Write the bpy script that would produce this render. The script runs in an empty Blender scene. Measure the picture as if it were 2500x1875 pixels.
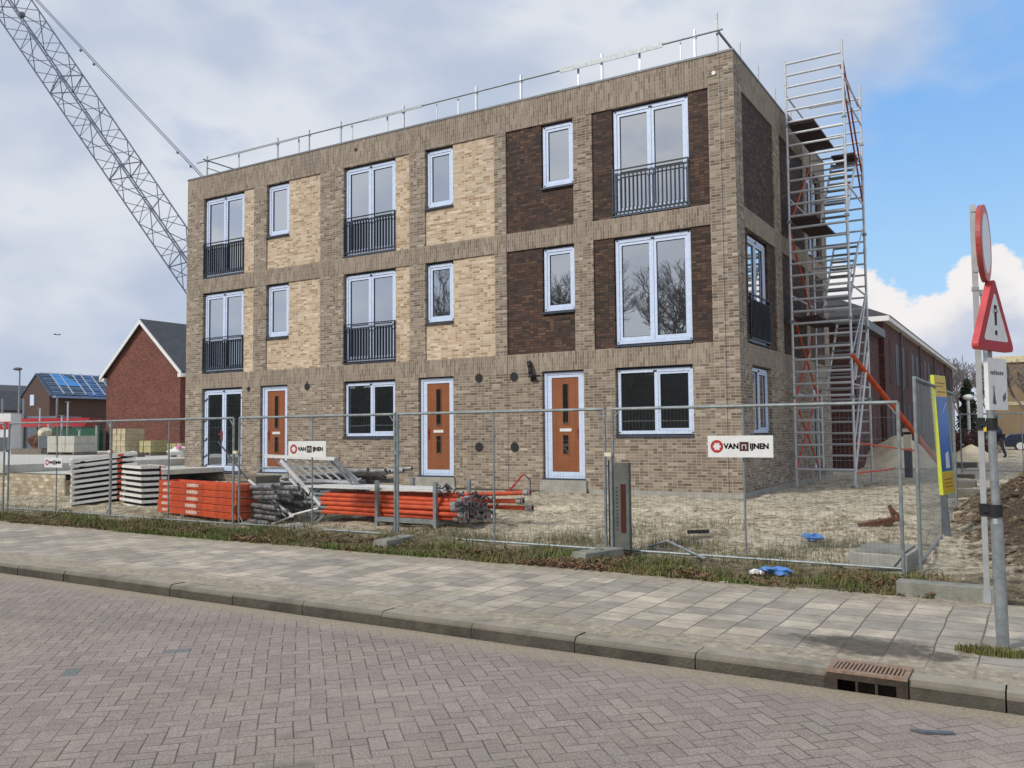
import bpy, bmesh, math, random
from mathutils import Vector, Matrix, noise
random.seed(7)
R = random.random
U = random.uniform
sc = bpy.context.scene
COL = sc.collection
rad = math.radians

# ------------------------------------------------------------------ node helpers
class NT:
    def __init__(s, tree):
        s.t = tree; s.nodes = tree.nodes; s.links = tree.links
    def n(s, typ, **kw):
        nd = s.nodes.new(typ)
        for k, v in kw.items(): setattr(nd, k, v)
        return nd
    def put(s, sock, v):
        if isinstance(v, bpy.types.NodeSocket): s.links.new(v, sock)
        elif v is not None:
            try: sock.default_value = v
            except Exception: sock.default_value = tuple(v) + (1,)
    def m(s, op, a=None, b=None, c=None, clamp=False):
        nd = s.n('ShaderNodeMath', operation=op); nd.use_clamp = clamp
        for i, v in enumerate((a, b, c)):
            if v is not None: s.put(nd.inputs[i], v)
        return nd.outputs[0]
    def xyz(s, x=0, y=0, z=0):
        nd = s.n('ShaderNodeCombineXYZ')
        for i, v in enumerate((x, y, z)): s.put(nd.inputs[i], v)
        return nd.outputs[0]
    def sep(s, v):
        nd = s.n('ShaderNodeSeparateXYZ'); s.put(nd.inputs[0], v); return nd.outputs
    def noise(s, vec, scale, detail=4, rough=.5, out=0):
        nd = s.n('ShaderNodeTexNoise'); s.put(nd.inputs['Vector'], vec)
        nd.inputs['Scale'].default_value = scale; nd.inputs['Detail'].default_value = detail
        nd.inputs['Roughness'].default_value = rough
        return nd.outputs[out]
    def white(s, vec, out=0):
        nd = s.n('ShaderNodeTexWhiteNoise', noise_dimensions='3D'); s.put(nd.inputs['Vector'], vec)
        return nd.outputs[out]
    def mix(s, f, a, b, mode='MIX'):
        nd = s.n('ShaderNodeMix', data_type='RGBA', blend_type=mode)
        s.put(nd.inputs[0], f); s.put(nd.inputs[6], a); s.put(nd.inputs[7], b)
        return nd.outputs[2]
    def ramp(s, f, stops, interp='LINEAR'):
        nd = s.n('ShaderNodeValToRGB'); r = nd.color_ramp; r.interpolation = interp
        while len(r.elements) < len(stops): r.elements.new(.5)
        for e, (p, c) in zip(r.elements, stops):
            e.position = p; e.color = tuple(c) + (1,) if len(c) == 3 else c
        s.put(nd.inputs[0], f); return nd.outputs[0]
    def mr(s, v, a, b, c=0., d=1., smooth=True):
        nd = s.n('ShaderNodeMapRange'); nd.interpolation_type = 'SMOOTHSTEP' if smooth else 'LINEAR'
        s.put(nd.inputs[0], v)
        for i, q in zip((1, 2, 3, 4), (a, b, c, d)): s.put(nd.inputs[i], q)
        return nd.outputs[0]

def newmat(name):
    m = bpy.data.materials.new(name); m.use_nodes = True
    t = NT(m.node_tree); b = m.node_tree.nodes['Principled BSDF']
    return m, t, b

def rgb(h):  # sRGB 0-255 -> linear
    return tuple(((c/255)/12.92 if c/255 <= .04045 else ((c/255+.055)/1.055)**2.4) for c in h)

def M(name, col, rough=.6, metal=0., var=.15, scale=6., bump=.0, bscale=60., col2=None):
    m, t, b = newmat(name)
    co = t.n('ShaderNodeTexCoord').outputs['Object']
    n1 = t.noise(co, scale, 5, .6)
    f = t.mr(n1, .3, .7)
    lo = tuple(c*(1-var) for c in col) if col2 is None else col2
    hi = tuple(min(1, c*(1+var)) for c in col) if col2 is None else col
    t.put(b.inputs['Base Color'], t.mix(f, lo + (1,), hi + (1,)))
    b.inputs['Roughness'].default_value = rough; b.inputs['Metallic'].default_value = metal
    if bump:
        bp = t.n('ShaderNodeBump'); bp.inputs['Strength'].default_value = bump; bp.inputs['Distance'].default_value = .02
        t.put(bp.inputs['Height'], t.noise(co, bscale, 4, .6)); t.put(b.inputs['Normal'], bp.outputs[0])
    return m

def pattern(t, u, v, bw, bh, off=.5):
    """running bond: returns (id vector, distance to nearest joint)"""
    rv = t.m('DIVIDE', v, bh); row = t.m('FLOOR', rv)
    ru = t.m('ADD', t.m('DIVIDE', u, bw), t.m('MULTIPLY', t.m('FLOORED_MODULO', row, 2.), off))
    colm = t.m('FLOOR', ru)
    fu = t.m('MULTIPLY', t.m('PINGPONG', ru, .5), bw); fv = t.m('MULTIPLY', t.m('PINGPONG', rv, .5), bh)
    return t.xyz(colm, row, 3.3), t.m('MINIMUM', fu, fv)

def brick(name, stops, mortar, bw=.22, bh=.0625, joint=.0075, soldier=False, var=.25, rough=.85, seed=0., big=.25, bstr=.5):
    m, t, b = newmat(name)
    co = t.n('ShaderNodeTexCoord').outputs['Object']; x, y, z = t.sep(co)
    u = t.m('ADD', x, y)
    if soldier: idv, d = pattern(t, z, u, bw, bh)
    elif bh < .07: idv, d = wild(t, u, z, bw/2, bh)
    else: idv, d = pattern(t, u, z, bw, bh)
    w = t.white(idv)
    c = t.ramp(w, stops, 'CONSTANT')
    w2 = t.white(t.xyz(t.sep(idv)[0], t.sep(idv)[1], 9.1 + seed))
    c = t.mix(1., c, t.ramp(w2, [(0, (1-var,)*3), (1, (1+var*.6,)*3)]), 'MULTIPLY')
    ne = t.noise(co, 1.3, 6, .7); c = t.mix(t.mr(ne, .56, .74, 0, .22), c, tuple(min(1, q*1.25) for q in mortar) + (1,))
    nb = t.noise(co, .7, 3); c = t.mix(1., c, t.ramp(nb, [(.3, (1-big,)*3), (.7, (1.08,)*3)]), 'MULTIPLY')
    nf = t.noise(co, 90, 3); c = t.mix(1., c, t.ramp(nf, [(.3, (.82,)*3), (.7, (1.1,)*3)]), 'MULTIPLY')
    mk = t.mr(d, joint*.5, joint*1.1)
    c = t.mix(mk, mortar + (1,), c)
    t.put(b.inputs['Base Color'], c); b.inputs['Roughness'].default_value = rough
    bp = t.n('ShaderNodeBump'); bp.inputs['Strength'].default_value = bstr; bp.inputs['Distance'].default_value = .01
    t.put(bp.inputs['Height'], t.m('ADD', mk, t.m('MULTIPLY', nf, .5))); t.put(b.inputs['Normal'], bp.outputs[0])
    return m

def wild(t, u, v, hw, bh):
    """wild bond: stretchers broken at random into two headers"""
    rv = t.m('DIVIDE', v, bh); row = t.m('FLOOR', rv)
    ro = t.m('FLOOR', t.m('MULTIPLY', t.white(t.xyz(row, 17.3, 1.)), 7.))
    ru = t.m('ADD', t.m('DIVIDE', u, hw), ro)
    half = t.m('MULTIPLY', ru, .5); P = t.m('FLOOR', half)
    sp = t.m('GREATER_THAN', t.white(t.xyz(P, row, 5.5)), .58)
    idu = t.m('ADD', t.m('MULTIPLY', P, 2.), t.m('MULTIPLY', sp, t.m('FLOORED_MODULO', t.m('FLOOR', ru), 2.)))
    d1 = t.m('MULTIPLY', t.m('PINGPONG', half, .5), 2*hw); d2 = t.m('MULTIPLY', t.m('PINGPONG', ru, .5), hw)
    du = t.m('ADD', t.m('MULTIPLY', sp, d2), t.m('MULTIPLY', t.m('SUBTRACT', 1., sp), d1))
    return t.xyz(idu, row, 3.3), t.m('MINIMUM', du, t.m('MULTIPLY', t.m('PINGPONG', rv, .5), bh))

def S(*cols):
    n = len(cols); return [(i/n, rgb(c)) for i, c in enumerate(cols)]

# ------------------------------------------------------------------ mesh helpers
def wloc(o):
    v = Vector((0, 0, 0))
    while o is not None: v += o.location; o = o.parent
    return v

class MB:
    def __init__(s, mp=None): s.v = []; s.f = []; s.mi = []; s.mp = mp; s.cm = 0
    def add(s, vs, fs):
        k = len(s.v); s.v += [tuple(p) for p in vs]; s.f += [tuple(i+k for i in f) for f in fs]; s.mi += [s.cm]*len(fs); return s
    def box(s, x0, y0, z0, x1, y1, z1):
        return s.add([(x, y, z) for x in (x0, x1) for y in (y0, y1) for z in (z0, z1)],
                     [(0, 1, 3, 2), (4, 6, 7, 5), (0, 4, 5, 1), (2, 3, 7, 6), (0, 2, 6, 4), (1, 5, 7, 3)])
    def obox(s, p, q, w, h, up=(0, 0, 1)):
        """beam from p to q, width w (sideways), height h (along up)"""
        p, q = Vector(p), Vector(q); d = (q-p).normalized(); u = Vector(up)
        sd = d.cross(u)
        if sd.length < 1e-4: sd = d.cross(Vector((1, 0, 0)))
        sd.normalize(); u = sd.cross(d).normalized()
        c = []
        for e in (p, q):
            for a in (-w/2, w/2):
                for b in (-h/2, h/2): c.append(e + sd*a + u*b)
        return s.add(c, [(0, 1, 3, 2), (4, 6, 7, 5), (0, 4, 5, 1), (2, 3, 7, 6), (0, 2, 6, 4), (1, 5, 7, 3)])
    def tube(s, p, q, r, n=8, r2=None, caps=True):
        p, q = Vector(p), Vector(q); d = (q-p)
        if d.length < 1e-6: return s
        d.normalize(); a = d.orthogonal().normalized(); b = d.cross(a); r2 = r if r2 is None else r2
        vs = []
        for e, rr in ((p, r), (q, r2)):
            for i in range(n):
                t = 2*math.pi*i/n; vs.append(e + a*math.cos(t)*rr + b*math.sin(t)*rr)
        fs = [(i, (i+1) % n, n+(i+1) % n, n+i) for i in range(n)]
        if caps: fs += [tuple(range(n))[::-1], tuple(range(n, 2*n))]
        return s.add(vs, fs)
    def path(s, pts, r, n=8):
        for a, b in zip(pts, pts[1:]): s.tube(a, b, r, n)
        return s
    def prism(s, poly, d):
        """poly: list of 3D points, extruded by vector d"""
        n = len(poly); d = Vector(d); vs = [Vector(p) for p in poly]; vs += [p+d for p in vs]
        return s.add(vs, [tuple(range(n))[::-1], tuple(range(n, 2*n))] + [(i, (i+1) % n, n+(i+1) % n, n+i) for i in range(n)])
    def ico(s, c, r, sub=1, sq=(1, 1, 1), jit=0.):
        bm = bmesh.new(); bmesh.ops.create_icosphere(bm, subdivisions=sub, radius=1)
        c = Vector(c); vs = []
        for v in bm.verts:
            k = r*(1+jit*noise.noise(v.co*1.7+c*3.1)); vs.append(c+Vector((v.co.x*sq[0], v.co.y*sq[1], v.co.z*sq[2]))*k)
        fs = [tuple(v.index for v in f.verts) for f in bm.faces]; bm.free()
        return s.add(vs, fs)
    def build(s, name, mats, parent=None, smooth=False, bevel=0., fixn=True):
        vs = [s.mp(*v) for v in s.v] if s.mp else s.v
        if parent is not None:
            w = wloc(parent); vs = [(v[0]-w.x, v[1]-w.y, v[2]-w.z) for v in vs]
        me = bpy.data.meshes.new(name); me.from_pydata(vs, [], s.f); me.update()
        if not isinstance(mats, (list, tuple)): mats = [mats]
        for m in mats: me.materials.append(m)
        if len(mats) > 1: me.polygons.foreach_set('material_index', s.mi)
        if fixn and len(s.f) < 60000:
            bm = bmesh.new(); bm.from_mesh(me); bmesh.ops.recalc_face_normals(bm, faces=bm.faces); bm.to_mesh(me); bm.free()
        if smooth: me.polygons.foreach_set('use_smooth', [True]*len(me.polygons))
        o = bpy.data.objects.new(name, me); COL.objects.link(o)
        if parent is not None: o.parent = parent
        if bevel:
            md = o.modifiers.new('bevel', 'BEVEL'); md.width = bevel; md.segments = 2; md.limit_method = 'ANGLE'
        return o

def tag(o, label=None, cat=None, group=None, kind=None):
    if label: o['label'] = label
    if cat: o['category'] = cat
    if group: o['group'] = group
    if kind: o['kind'] = kind
    return o
def root(name, loc, label, cat, group=None, rz=0.):
    o = bpy.data.objects.new(name, None); COL.objects.link(o); o.location = loc; o.rotation_euler = (0, 0, rz)
    o.empty_display_size = .2
    return tag(o, label, cat, group)
def copy_tree(o, loc, label=None, rz=None, parent=None):
    c = o.copy(); COL.objects.link(c)
    if parent is None:
        c.location = loc
        if rz is not None: c.rotation_euler = (0, 0, rz)
        if label: c['label'] = label
    else: c.parent = parent
    for ch in [q for q in bpy.data.objects if q.parent == o]: copy_tree(ch, None, parent=c)
    return c
def text(s, size, name, m, parent, fn, bold=.0):
    """lettering as a thin mesh; fn maps (u, v, depth) to the place"""
    cu = bpy.data.curves.new('t', 'FONT'); cu.body = s; cu.size = size; cu.extrude = .001; cu.offset = bold
    cu.align_x = 'CENTER'; cu.align_y = 'CENTER'
    o = bpy.data.objects.new('t', cu); COL.objects.link(o)
    bpy.context.view_layer.update()
    me = bpy.data.meshes.new_from_object(o.evaluated_get(bpy.context.evaluated_depsgraph_get()))
    bpy.data.objects.remove(o)
    mb = MB(); mb.add([fn(v.co.x, v.co.y, v.co.z) for v in me.vertices], [tuple(p.vertices) for p in me.polygons])
    bpy.data.meshes.remove(me)
    return mb.build(name, m, parent, fixn=False)

# ------------------------------------------------------------------ materials
BK = S((157, 141, 123), (144, 128, 112), (165, 150, 133), (136, 120, 104), (151, 136, 119), (118, 102, 88), (178, 165, 149), (148, 131, 114), (159, 144, 128), (130, 114, 99))
MORT = rgb((168, 158, 142))
m_brick = brick('grey_brown_brick', BK, MORT)
m_sold = brick('soldier_brick', S((150, 136, 120), (142, 127, 111), (158, 144, 128), (136, 121, 105), (147, 132, 116), (128, 113, 98), (165, 151, 135), (144, 129, 113)), MORT, soldier=True, var=.12)
m_beige = brick('beige_brick', S((202, 179, 154), (194, 170, 144), (210, 190, 166), (182, 155, 128), (204, 183, 158), (196, 173, 148), (216, 199, 176), (162, 132, 106), (199, 176, 152), (174, 148, 124)), rgb((206, 192, 164)), seed=2, var=.10, big=.12)
m_dark = brick('dark_brick', S((84, 64, 54), (70, 54, 46), (96, 71, 58), (60, 47, 42), (104, 79, 62), (76, 58, 50), (90, 62, 48)), rgb((52, 44, 40)), seed=4)
m_redbrick = brick('red_brick', S((122, 68, 56), (110, 60, 52), (132, 76, 60), (100, 54, 48), (126, 78, 66)), rgb((120, 84, 72)), seed=5)
m_farred = brick('dark_red_brick', S((98, 60, 56), (84, 52, 50), (108, 66, 60), (76, 46, 44)), rgb((92, 66, 62)), seed=6)
m_lime = brick('sand_lime_brick', S((204, 190, 164), (190, 174, 146), (214, 202, 178), (178, 162, 136)), rgb((150, 138, 120)), .22, .09, .006, seed=7)
m_film = M('blue_white_film', rgb((203, 218, 242)), .45, 0, .07, 9, .15, 25)
def _film():
    t = NT(m_film.node_tree); b_ = t.nodes['Principled BSDF']; old = b_.inputs['Base Color'].links[0].from_socket
    co = t.n('ShaderNodeTexCoord').outputs['Object']; x, y, z = t.sep(co)
    q = t.m('ADD', t.m('FRACT', t.m('MULTIPLY', z, 7.5)), t.m('MULTIPLY', t.noise(co, 3, 2), .1)); q2 = t.m('FRACT', t.m('MULTIPLY', t.m('ADD', x, y), 7.5))
    k = t.m('MULTIPLY', t.m('MAXIMUM', t.m('LESS_THAN', q, .12), t.m('LESS_THAN', q2, .05)), .22)
    c = t.mix(k, old, rgb((128, 152, 196)) + (1,)); t.put(b_.inputs['Base Color'], t.mix(t.mr(t.noise(co, 5, 5, .7), .5, .7, 0, .5), c, rgb((222, 228, 238)) + (1,)))
_film()
m_trim = M('dark_blue_grey_trim', rgb((52, 62, 78)), .5, 0, .15)
m_rail = M('anthracite_metal', rgb((50, 56, 64)), .4, .3, .12)
m_black = M('black_rubber', (.012, .012, .013), .7, 0, .2)
m_door = M('orange_brown_door', rgb((140, 82, 46)), .5, 0, .08, 3)
m_white = M('white_paint', rgb((225, 225, 222)), .45, 0, .06, 10)
m_conc = M('concrete', rgb((158, 156, 148)), .85, 0, .16, 4, .4, 40)
m_concd = M('weathered_concrete', rgb((132, 132, 122)), .9, 0, .22, 5, .5, 40)
m_slab = M('pale_concrete', rgb((196, 194, 186)), .85, 0, .1, 3, .2, 30)
m_cap = M('zinc_cap', rgb((112, 114, 116)), .55, .4, .12)
m_galv = M('galvanised_steel', rgb((150, 156, 158)), .5, .55, .18, 14)
m_galvd = M('dull_galvanised_steel', rgb((142, 150, 151)), .55, .5, .2, 10)
m_alu = M('aluminium', rgb((204, 206, 208)), .42, .35, .1, 12)
m_orange = M('orange_paint', rgb((216, 92, 46)), .65, 0, .2, 6, .2, 30, col2=rgb((186, 70, 38)))
m_orange2 = M('red_orange_paint', rgb((216, 80, 48)), .5, 0, .15, 7)
m_redp = M('red_brown_tube', rgb((152, 62, 50)), .5, .1, .2, 7)
m_deck = M('dark_plywood', rgb((66, 52, 50)), .7, 0, .25, 4)
m_rust = M('rusty_iron', rgb((98, 64, 48)), .85, .1, .35, 20, .4, 60)
m_grate = M('rust_dusted_grate', rgb((146, 122, 104)), .8, .1, .25, 25, .3, 60)
m_slate = M('grey_roof_tile', rgb((74, 76, 80)), .7, 0, .15, 2, .3, 12)
m_blue = M('blue_foil', rgb((84, 128, 184)), .5, 0, .4, .9)
m_blueb = M('bright_blue_sheet', rgb((60, 150, 222)), .4, 0, .1)
m_bplast = M('crumpled_blue_plastic', rgb((84, 132, 196)), .4, 0, .2, 12, .5, 30)
m_red = M('red_paint', rgb((176, 34, 42)), .6, 0, .08)
m_green = M('green_paint', rgb((48, 98, 72)), .5, 0, .15)
m_yel = M('yellow_panel', rgb((222, 184, 60)), .45, 0, .06)
m_yelg = M('yellow_green_edge', rgb((206, 214, 70)), .45, 0, .05)
m_sblue = M('sign_blue', rgb((52, 112, 190)), .4, 0, .25, 1.4)
m_navy = M('navy_cloth', rgb((38, 48, 78)), .85, 0, .2)
m_cloth = M('dark_trousers', rgb((34, 36, 44)), .9, 0, .2)
m_skin = M('skin', rgb((196, 150, 126)), .6, 0, .05)
m_hair = M('dark_hair', rgb((44, 34, 28)), .8)
m_grey = M('grey_plastic', rgb((90, 96, 102)), .6)
m_cream = M('cream_plastic', rgb((222, 212, 184)), .6, 0, .05)
m_bark = M('bark', rgb((74, 64, 56)), .9, 0, .25, 3)
m_farbark = M('pale_grey_twigs', rgb((112, 106, 108)), .9, 0, .15, 3)
m_needle = M('conifer_green', rgb((48, 60, 42)), .8, 0, .35, 3)
m_hedge = M('red_brown_hedge_leaves', rgb((98, 62, 52)), .8, 0, .3, 5)
m_grass = M('grass_blades', rgb((84, 108, 42)), .7, 0, .35, 1.6, col2=rgb((120, 104, 66)))
m_weed = M('dry_weed_stems', rgb((124, 112, 78)), .8, 0, .3, 2, col2=rgb((88, 92, 58)))
m_leaf = M('brown_leaves', rgb((138, 104, 76)), .8, 0, .4, 9, col2=rgb((88, 66, 50)))
m_wood = M('grey_wood', rgb((120, 110, 98)), .8, 0, .2, 5, .3, 30)
m_sand = M('pale_sand', rgb((216, 200, 170)), .95, 0, .1, 3, .5, 18)

def glass_mat(name, refl, tint, rough=.015):
    m, t, b = newmat(name)
    b.inputs['Base Color'].default_value = tint + (1,); b.inputs['Roughness'].default_value = .3
    g = t.n('ShaderNodeBsdfGlossy'); g.inputs['Color'].default_value = (.93, .95, .97, 1); g.inputs['Roughness'].default_value = rough
    co = t.n('ShaderNodeTexCoord').outputs['Object']
    bp = t.n('ShaderNodeBump'); bp.inputs['Strength'].default_value = .06; bp.inputs['Distance'].default_value = .03
    t.put(bp.inputs['Height'], t.noise(co, 1.6, 1)); t.put(g.inputs['Normal'], bp.outputs[0])
    mx = t.n('ShaderNodeMixShader'); fr = t.n('ShaderNodeLayerWeight'); fr.inputs[0].default_value = .5
    t.put(mx.inputs[0], t.mr(fr.outputs['Facing'], 0., 1., refl, 1., False))
    t.links.new(b.outputs[0], mx.inputs[1]); t.links.new(g.outputs[0], mx.inputs[2])
    t.links.new(mx.outputs[0], t.nodes['Material Output'].inputs[0])
    return m
m_glass = glass_mat('double_glazing', .50, (.035, .037, .04))
m_glassg = glass_mat('dark_glass', .16, (.010, .011, .013))
m_frost = M('dark_door_glass', (.012, .012, .014), .15, 0, .1)

# soil
def soil_mat():
    m, t, b = newmat('sandy_soil')
    co = t.n('ShaderNodeTexCoord').outputs['Object']; x, y, z = t.sep(co)
    n1 = t.noise(co, .8, 6, .62); n2 = t.noise(co, 5.5, 6, .7); n3 = t.noise(co, 28, 5, .7)
    c = t.ramp(n2, [(.34, rgb((118, 107, 88))), (.43, rgb((168, 156, 132))), (.53, rgb((204, 191, 165))), (.68, rgb((226, 215, 192)))])
    c = t.mix(t.mr(n3, .43, .36, 0, .9), c, rgb((84, 70, 50)) + (1,))
    c = t.mix(t.mr(n1, .52, .66, 0, .75), c, rgb((122, 112, 78)) + (1,))
    nst = t.noise(co, 11, 5, .75); c = t.mix(t.mr(nst, .56, .62, 0, .8), c, rgb((226, 214, 188)) + (1,)); c = t.mix(t.mr(nst, .42, .37, 0, .7), c, rgb((112, 98, 74)) + (1,))
    # greenish-brown verge along the pavement, and the dark earth of the dug-up corner
    w = t.m('ADD', y, t.m('MULTIPLY', t.noise(co, 1.3, 5), 2.2))
    vg = t.mr(w, -5.2, -6.6)
    vc = t.ramp(n2, [(.36, rgb((46, 40, 28))), (.5, rgb((84, 76, 46))), (.64, rgb((128, 112, 78)))])
    c = t.mix(t.m('MULTIPLY', vg, .9), c, vc)
    dx = t.m('SUBTRACT', x, 6.6); dy = t.m('MULTIPLY', t.m('SUBTRACT', y, -1.2), .36)
    d = t.m('SQRT', t.m('ADD', t.m('MULTIPLY', dx, dx), t.m('MULTIPLY', dy, dy)))
    d = t.m('ADD', d, t.m('MULTIPLY', t.m('SUBTRACT', n2, .5), 1.7))
    dc = t.ramp(n3, [(.3, rgb((44, 35, 28))), (.5, rgb((80, 64, 50))), (.68, rgb((140, 120, 94)))])
    c = t.mix(t.mr(d, 2.75, 2.2), c, dc)
    t.put(b.inputs['Base Color'], c); b.inputs['Roughness'].default_value = .95
    bp = t.n('ShaderNodeBump'); bp.inputs['Strength'].default_value = .9; bp.inputs['Distance'].default_value = .05
    t.put(bp.inputs['Height'], t.m('ADD', t.m('MULTIPLY', n2, .8), n3)); t.put(b.inputs['Normal'], bp.outputs[0])
    return m

def road_mat():
    m, t, b = newmat('herringbone_clinkers')
    co = t.n('ShaderNodeTexCoord').outputs['Object']; x, y, z = t.sep(co)
    wob = t.noise(co, .9, 2, .5, 1); wx, wy, _ = t.sep(wob)
    xw = t.m('ADD', x, t.m('MULTIPLY', wx, .05)); yw = t.m('ADD', y, t.m('MULTIPLY', wy, .05))
    k = 1/.105/math.sqrt(2)
    p = t.m('MULTIPLY', t.m('ADD', xw, yw), k); q = t.m('MULTIPLY', t.m('SUBTRACT', yw, xw), k)
    i = t.m('FLOOR', p); j = t.m('FLOOR', q)
    fx = t.m('SUBTRACT', p, i); fy = t.m('SUBTRACT', q, j)
    md = t.m('FLOORED_MODULO', t.m('SUBTRACT', i, j), 4.)
    def is_(v): return t.m('COMPARE', md, float(v), .3)
    k0, k1, k2, k3 = is_(0), is_(1), is_(2), is_(3)
    bi = t.m('SUBTRACT', i, k1); bj = t.m('SUBTRACT', j, k2)
    horiz = t.m('ADD', k0, k1)
    gx = t.m('SUBTRACT', 1., fx); gy = t.m('SUBTRACT', 1., fy)
    def big(a, flag): return t.m('ADD', a, flag)   # open side: push the distance away
    dl = big(fx, k1); dr = big(gx, k0); db = big(fy, k2); dt = big(gy, k3)
    d = t.m('MINIMUM', t.m('MINIMUM', dl, dr), t.m('MINIMUM', db, dt))
    w = t.white(t.xyz(bi, bj, horiz)); w2 = t.white(t.xyz(bi, bj, t.m('ADD', horiz, 5.)))
    c = t.ramp(w, S((148, 137, 128), (145, 134, 125), (151, 140, 131), (142, 131, 123), (148, 138, 129), (146, 135, 127), (154, 143, 134)), 'CONSTANT')
    c = t.mix(t.m('GREATER_THAN', w2, .9988), c, rgb((152, 122, 110)) + (1,))
    c = t.mix(t.m('LESS_THAN', w2, .0006), c, rgb((112, 118, 118)) + (1,))
    nf = t.noise(co, 85, 5, .8); c = t.mix(1., c, t.ramp(nf, [(.34, (.55,)*3), (.5, (.98,)*3), (.66, (1.5,)*3)]), 'MULTIPLY')
    nd_ = t.noise(co, 1.7, 6, .7); c = t.mix(t.mr(nd_, .5, .75, 0, .55), c, rgb((172, 162, 142)) + (1,))
    nb = t.noise(co, .45, 4); c = t.mix(1., c, t.ramp(nb, [(.3, (.92, .92, .88)), (.7, (1.02, .99, 1.02))]), 'MULTIPLY')
    nj = t.noise(co, 9, 3)
    mk = t.mr(d, t.m('MULTIPLY', nj, .03), t.m('ADD', .03, t.m('MULTIPLY', nj, .06)))
    jm = t.mr(t.noise(co, 2.6, 4), .38, .6, .35, .95)
    c = t.mix(t.m('MULTIPLY', t.m('SUBTRACT', 1., mk), jm), c, rgb((92, 84, 72)) + (1,))
    tr = t.noise(t.xyz(t.m('MULTIPLY', x, .12), t.m('MULTIPLY', y, .9), 0.), 1.4, 4); c = t.mix(t.mr(tr, .5, .68, 0, .35), c, rgb((104, 96, 88)) + (1,))
    ol = t.noise(co, .8, 3); c = t.mix(t.mr(ol, .70, .76, 0, .45), c, rgb((84, 78, 74)) + (1,))
    # sand washed into the gutter beside the kerb
    g = t.m('ADD', y, t.m('MULTIPLY', t.m('SUBTRACT', t.noise(co, 2.2, 5, .7), .5), .5))
    sd = t.mr(g, -12.05, -11.68, 0, .92)
    ns = t.noise(co, 40, 4, .7)
    c = t.mix(sd, c, t.ramp(ns, [(.3, rgb((124, 113, 96))), (.7, rgb((176, 164, 142)))]))
    t.put(b.inputs['Base Color'], c); b.inputs['Roughness'].default_value = .85
    bp = t.n('ShaderNodeBump'); bp.inputs['Strength'].default_value = .6; bp.inputs['Distance'].default_value = .008
    hh = t.m('ADD', t.m('MULTIPLY', mk, t.m('SUBTRACT', 1., sd)), t.m('MULTIPLY', nf, .5))
    t.put(bp.inputs['Height'], t.m('ADD', hh, t.m('MULTIPLY', w, .25))); t.put(b.inputs['Normal'], bp.outputs[0])
    return m

def pave_mat():
    m, t, b = newmat('concrete_flagstones')
    co = t.n('ShaderNodeTexCoord').outputs['Object']; x, y, z = t.sep(co)
    wob = t.noise(co, 1.1, 2, .5, 1); wx, wy, _ = t.sep(wob)
    xw = t.m('ADD', x, t.m('MULTIPLY', wx, .05)); yw = t.m('ADD', y, t.m('MULTIPLY', wy, .05))
    idv, d = pattern(t, yw, xw, .302, .302)
    w = t.white(idv); w2 = t.white(t.xyz(t.sep(idv)[0], t.sep(idv)[1], 11.))
    # blocks of repaired, paler or darker tiles
    blk = t.noise(t.xyz(t.m('MULTIPLY', t.sep(idv)[1], .3), t.m('MULTIPLY', t.sep(idv)[0], .3), 0.), .9, 3)
    w3 = t.m('ADD', t.m('MULTIPLY', w, .56), t.m('MULTIPLY', t.m('SUBTRACT', blk, .14), .72))
    c = t.ramp(w3, [(0, rgb((138, 133, 126))), (.3, rgb((154, 148, 138))), (.45, rgb((165, 158, 146))), (.62, rgb((178, 169, 154))), (.8, rgb((192, 181, 164))), (1, rgb((202, 190, 170)))])
    nf = t.noise(co, 70, 4, .7); c = t.mix(1., c, t.ramp(nf, [(.3, (.78,)*3), (.7, (1.16,)*3)]), 'MULTIPLY')
    nm = t.noise(co, 3.2, 6, .72); c = t.mix(1., c, t.ramp(nm, [(.36, (.74, .73, .71)), (.6, (1.1, 1.09, 1.07))]), 'MULTIPLY')
    nq = t.noise(co, 1.1, 5, .6); c = t.mix(t.mr(nq, .5, .68, 0, .45), c, rgb((138, 130, 112)) + (1,))
    nj = t.noise(co, 7, 3)
    mk = t.mr(d, .003, t.m('ADD', .004, t.m('MULTIPLY', nj, .010)))
    c = t.mix(mk, rgb((104, 98, 84)) + (1,), c)
    # sand and moss near the kerb, sand at the verge
    g = t.m('ADD', y, t.m('MULTIPLY', t.m('SUBTRACT', t.noise(co, 2.6, 6, .7), .5), .9))
    ks = t.mr(g, -10.8, -11.2, 0, .85); vs = t.mr(g, -9.1, -8.7, 0, .85)
    ns = t.noise(co, 14, 5, .7)
    sc_ = t.ramp(ns, [(.3, rgb((116, 107, 92))), (.5, rgb((152, 141, 121))), (.7, rgb((188, 176, 154)))])
    c = t.mix(t.m('MAXIMUM', ks, vs), c, sc_)
    # dried mud patch above the gully
    dx = t.m('MULTIPLY', t.m('SUBTRACT', x, 4.12), 1.5); dy = t.m('MULTIPLY', t.m('SUBTRACT', y, -10.78), 3.1)
    dd = t.m('ADD', t.m('SQRT', t.m('ADD', t.m('MULTIPLY', dx, dx), t.m('MULTIPLY', dy, dy))), t.m('MULTIPLY', t.m('SUBTRACT', t.noise(co, 5, 6, .75), .5), 1.9))
    c = t.mix(t.mr(dd, 1.15, .55, 0, .9), c, t.ramp(ns, [(.3, rgb((58, 52, 44))), (.7, rgb((92, 84, 72)))]))
    t.put(b.inputs['Base Color'], c); b.inputs['Roughness'].default_value = .88
    bp = t.n('ShaderNodeBump'); bp.inputs['Strength'].default_value = .55; bp.inputs['Distance'].default_value = .008
    t.put(bp.inputs['Height'], t.m('ADD', t.m('ADD', mk, t.m('MULTIPLY', nf, .4)), t.m('MULTIPLY', w2, .35))); t.put(b.inputs['Normal'], bp.outputs[0])
    return m

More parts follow.
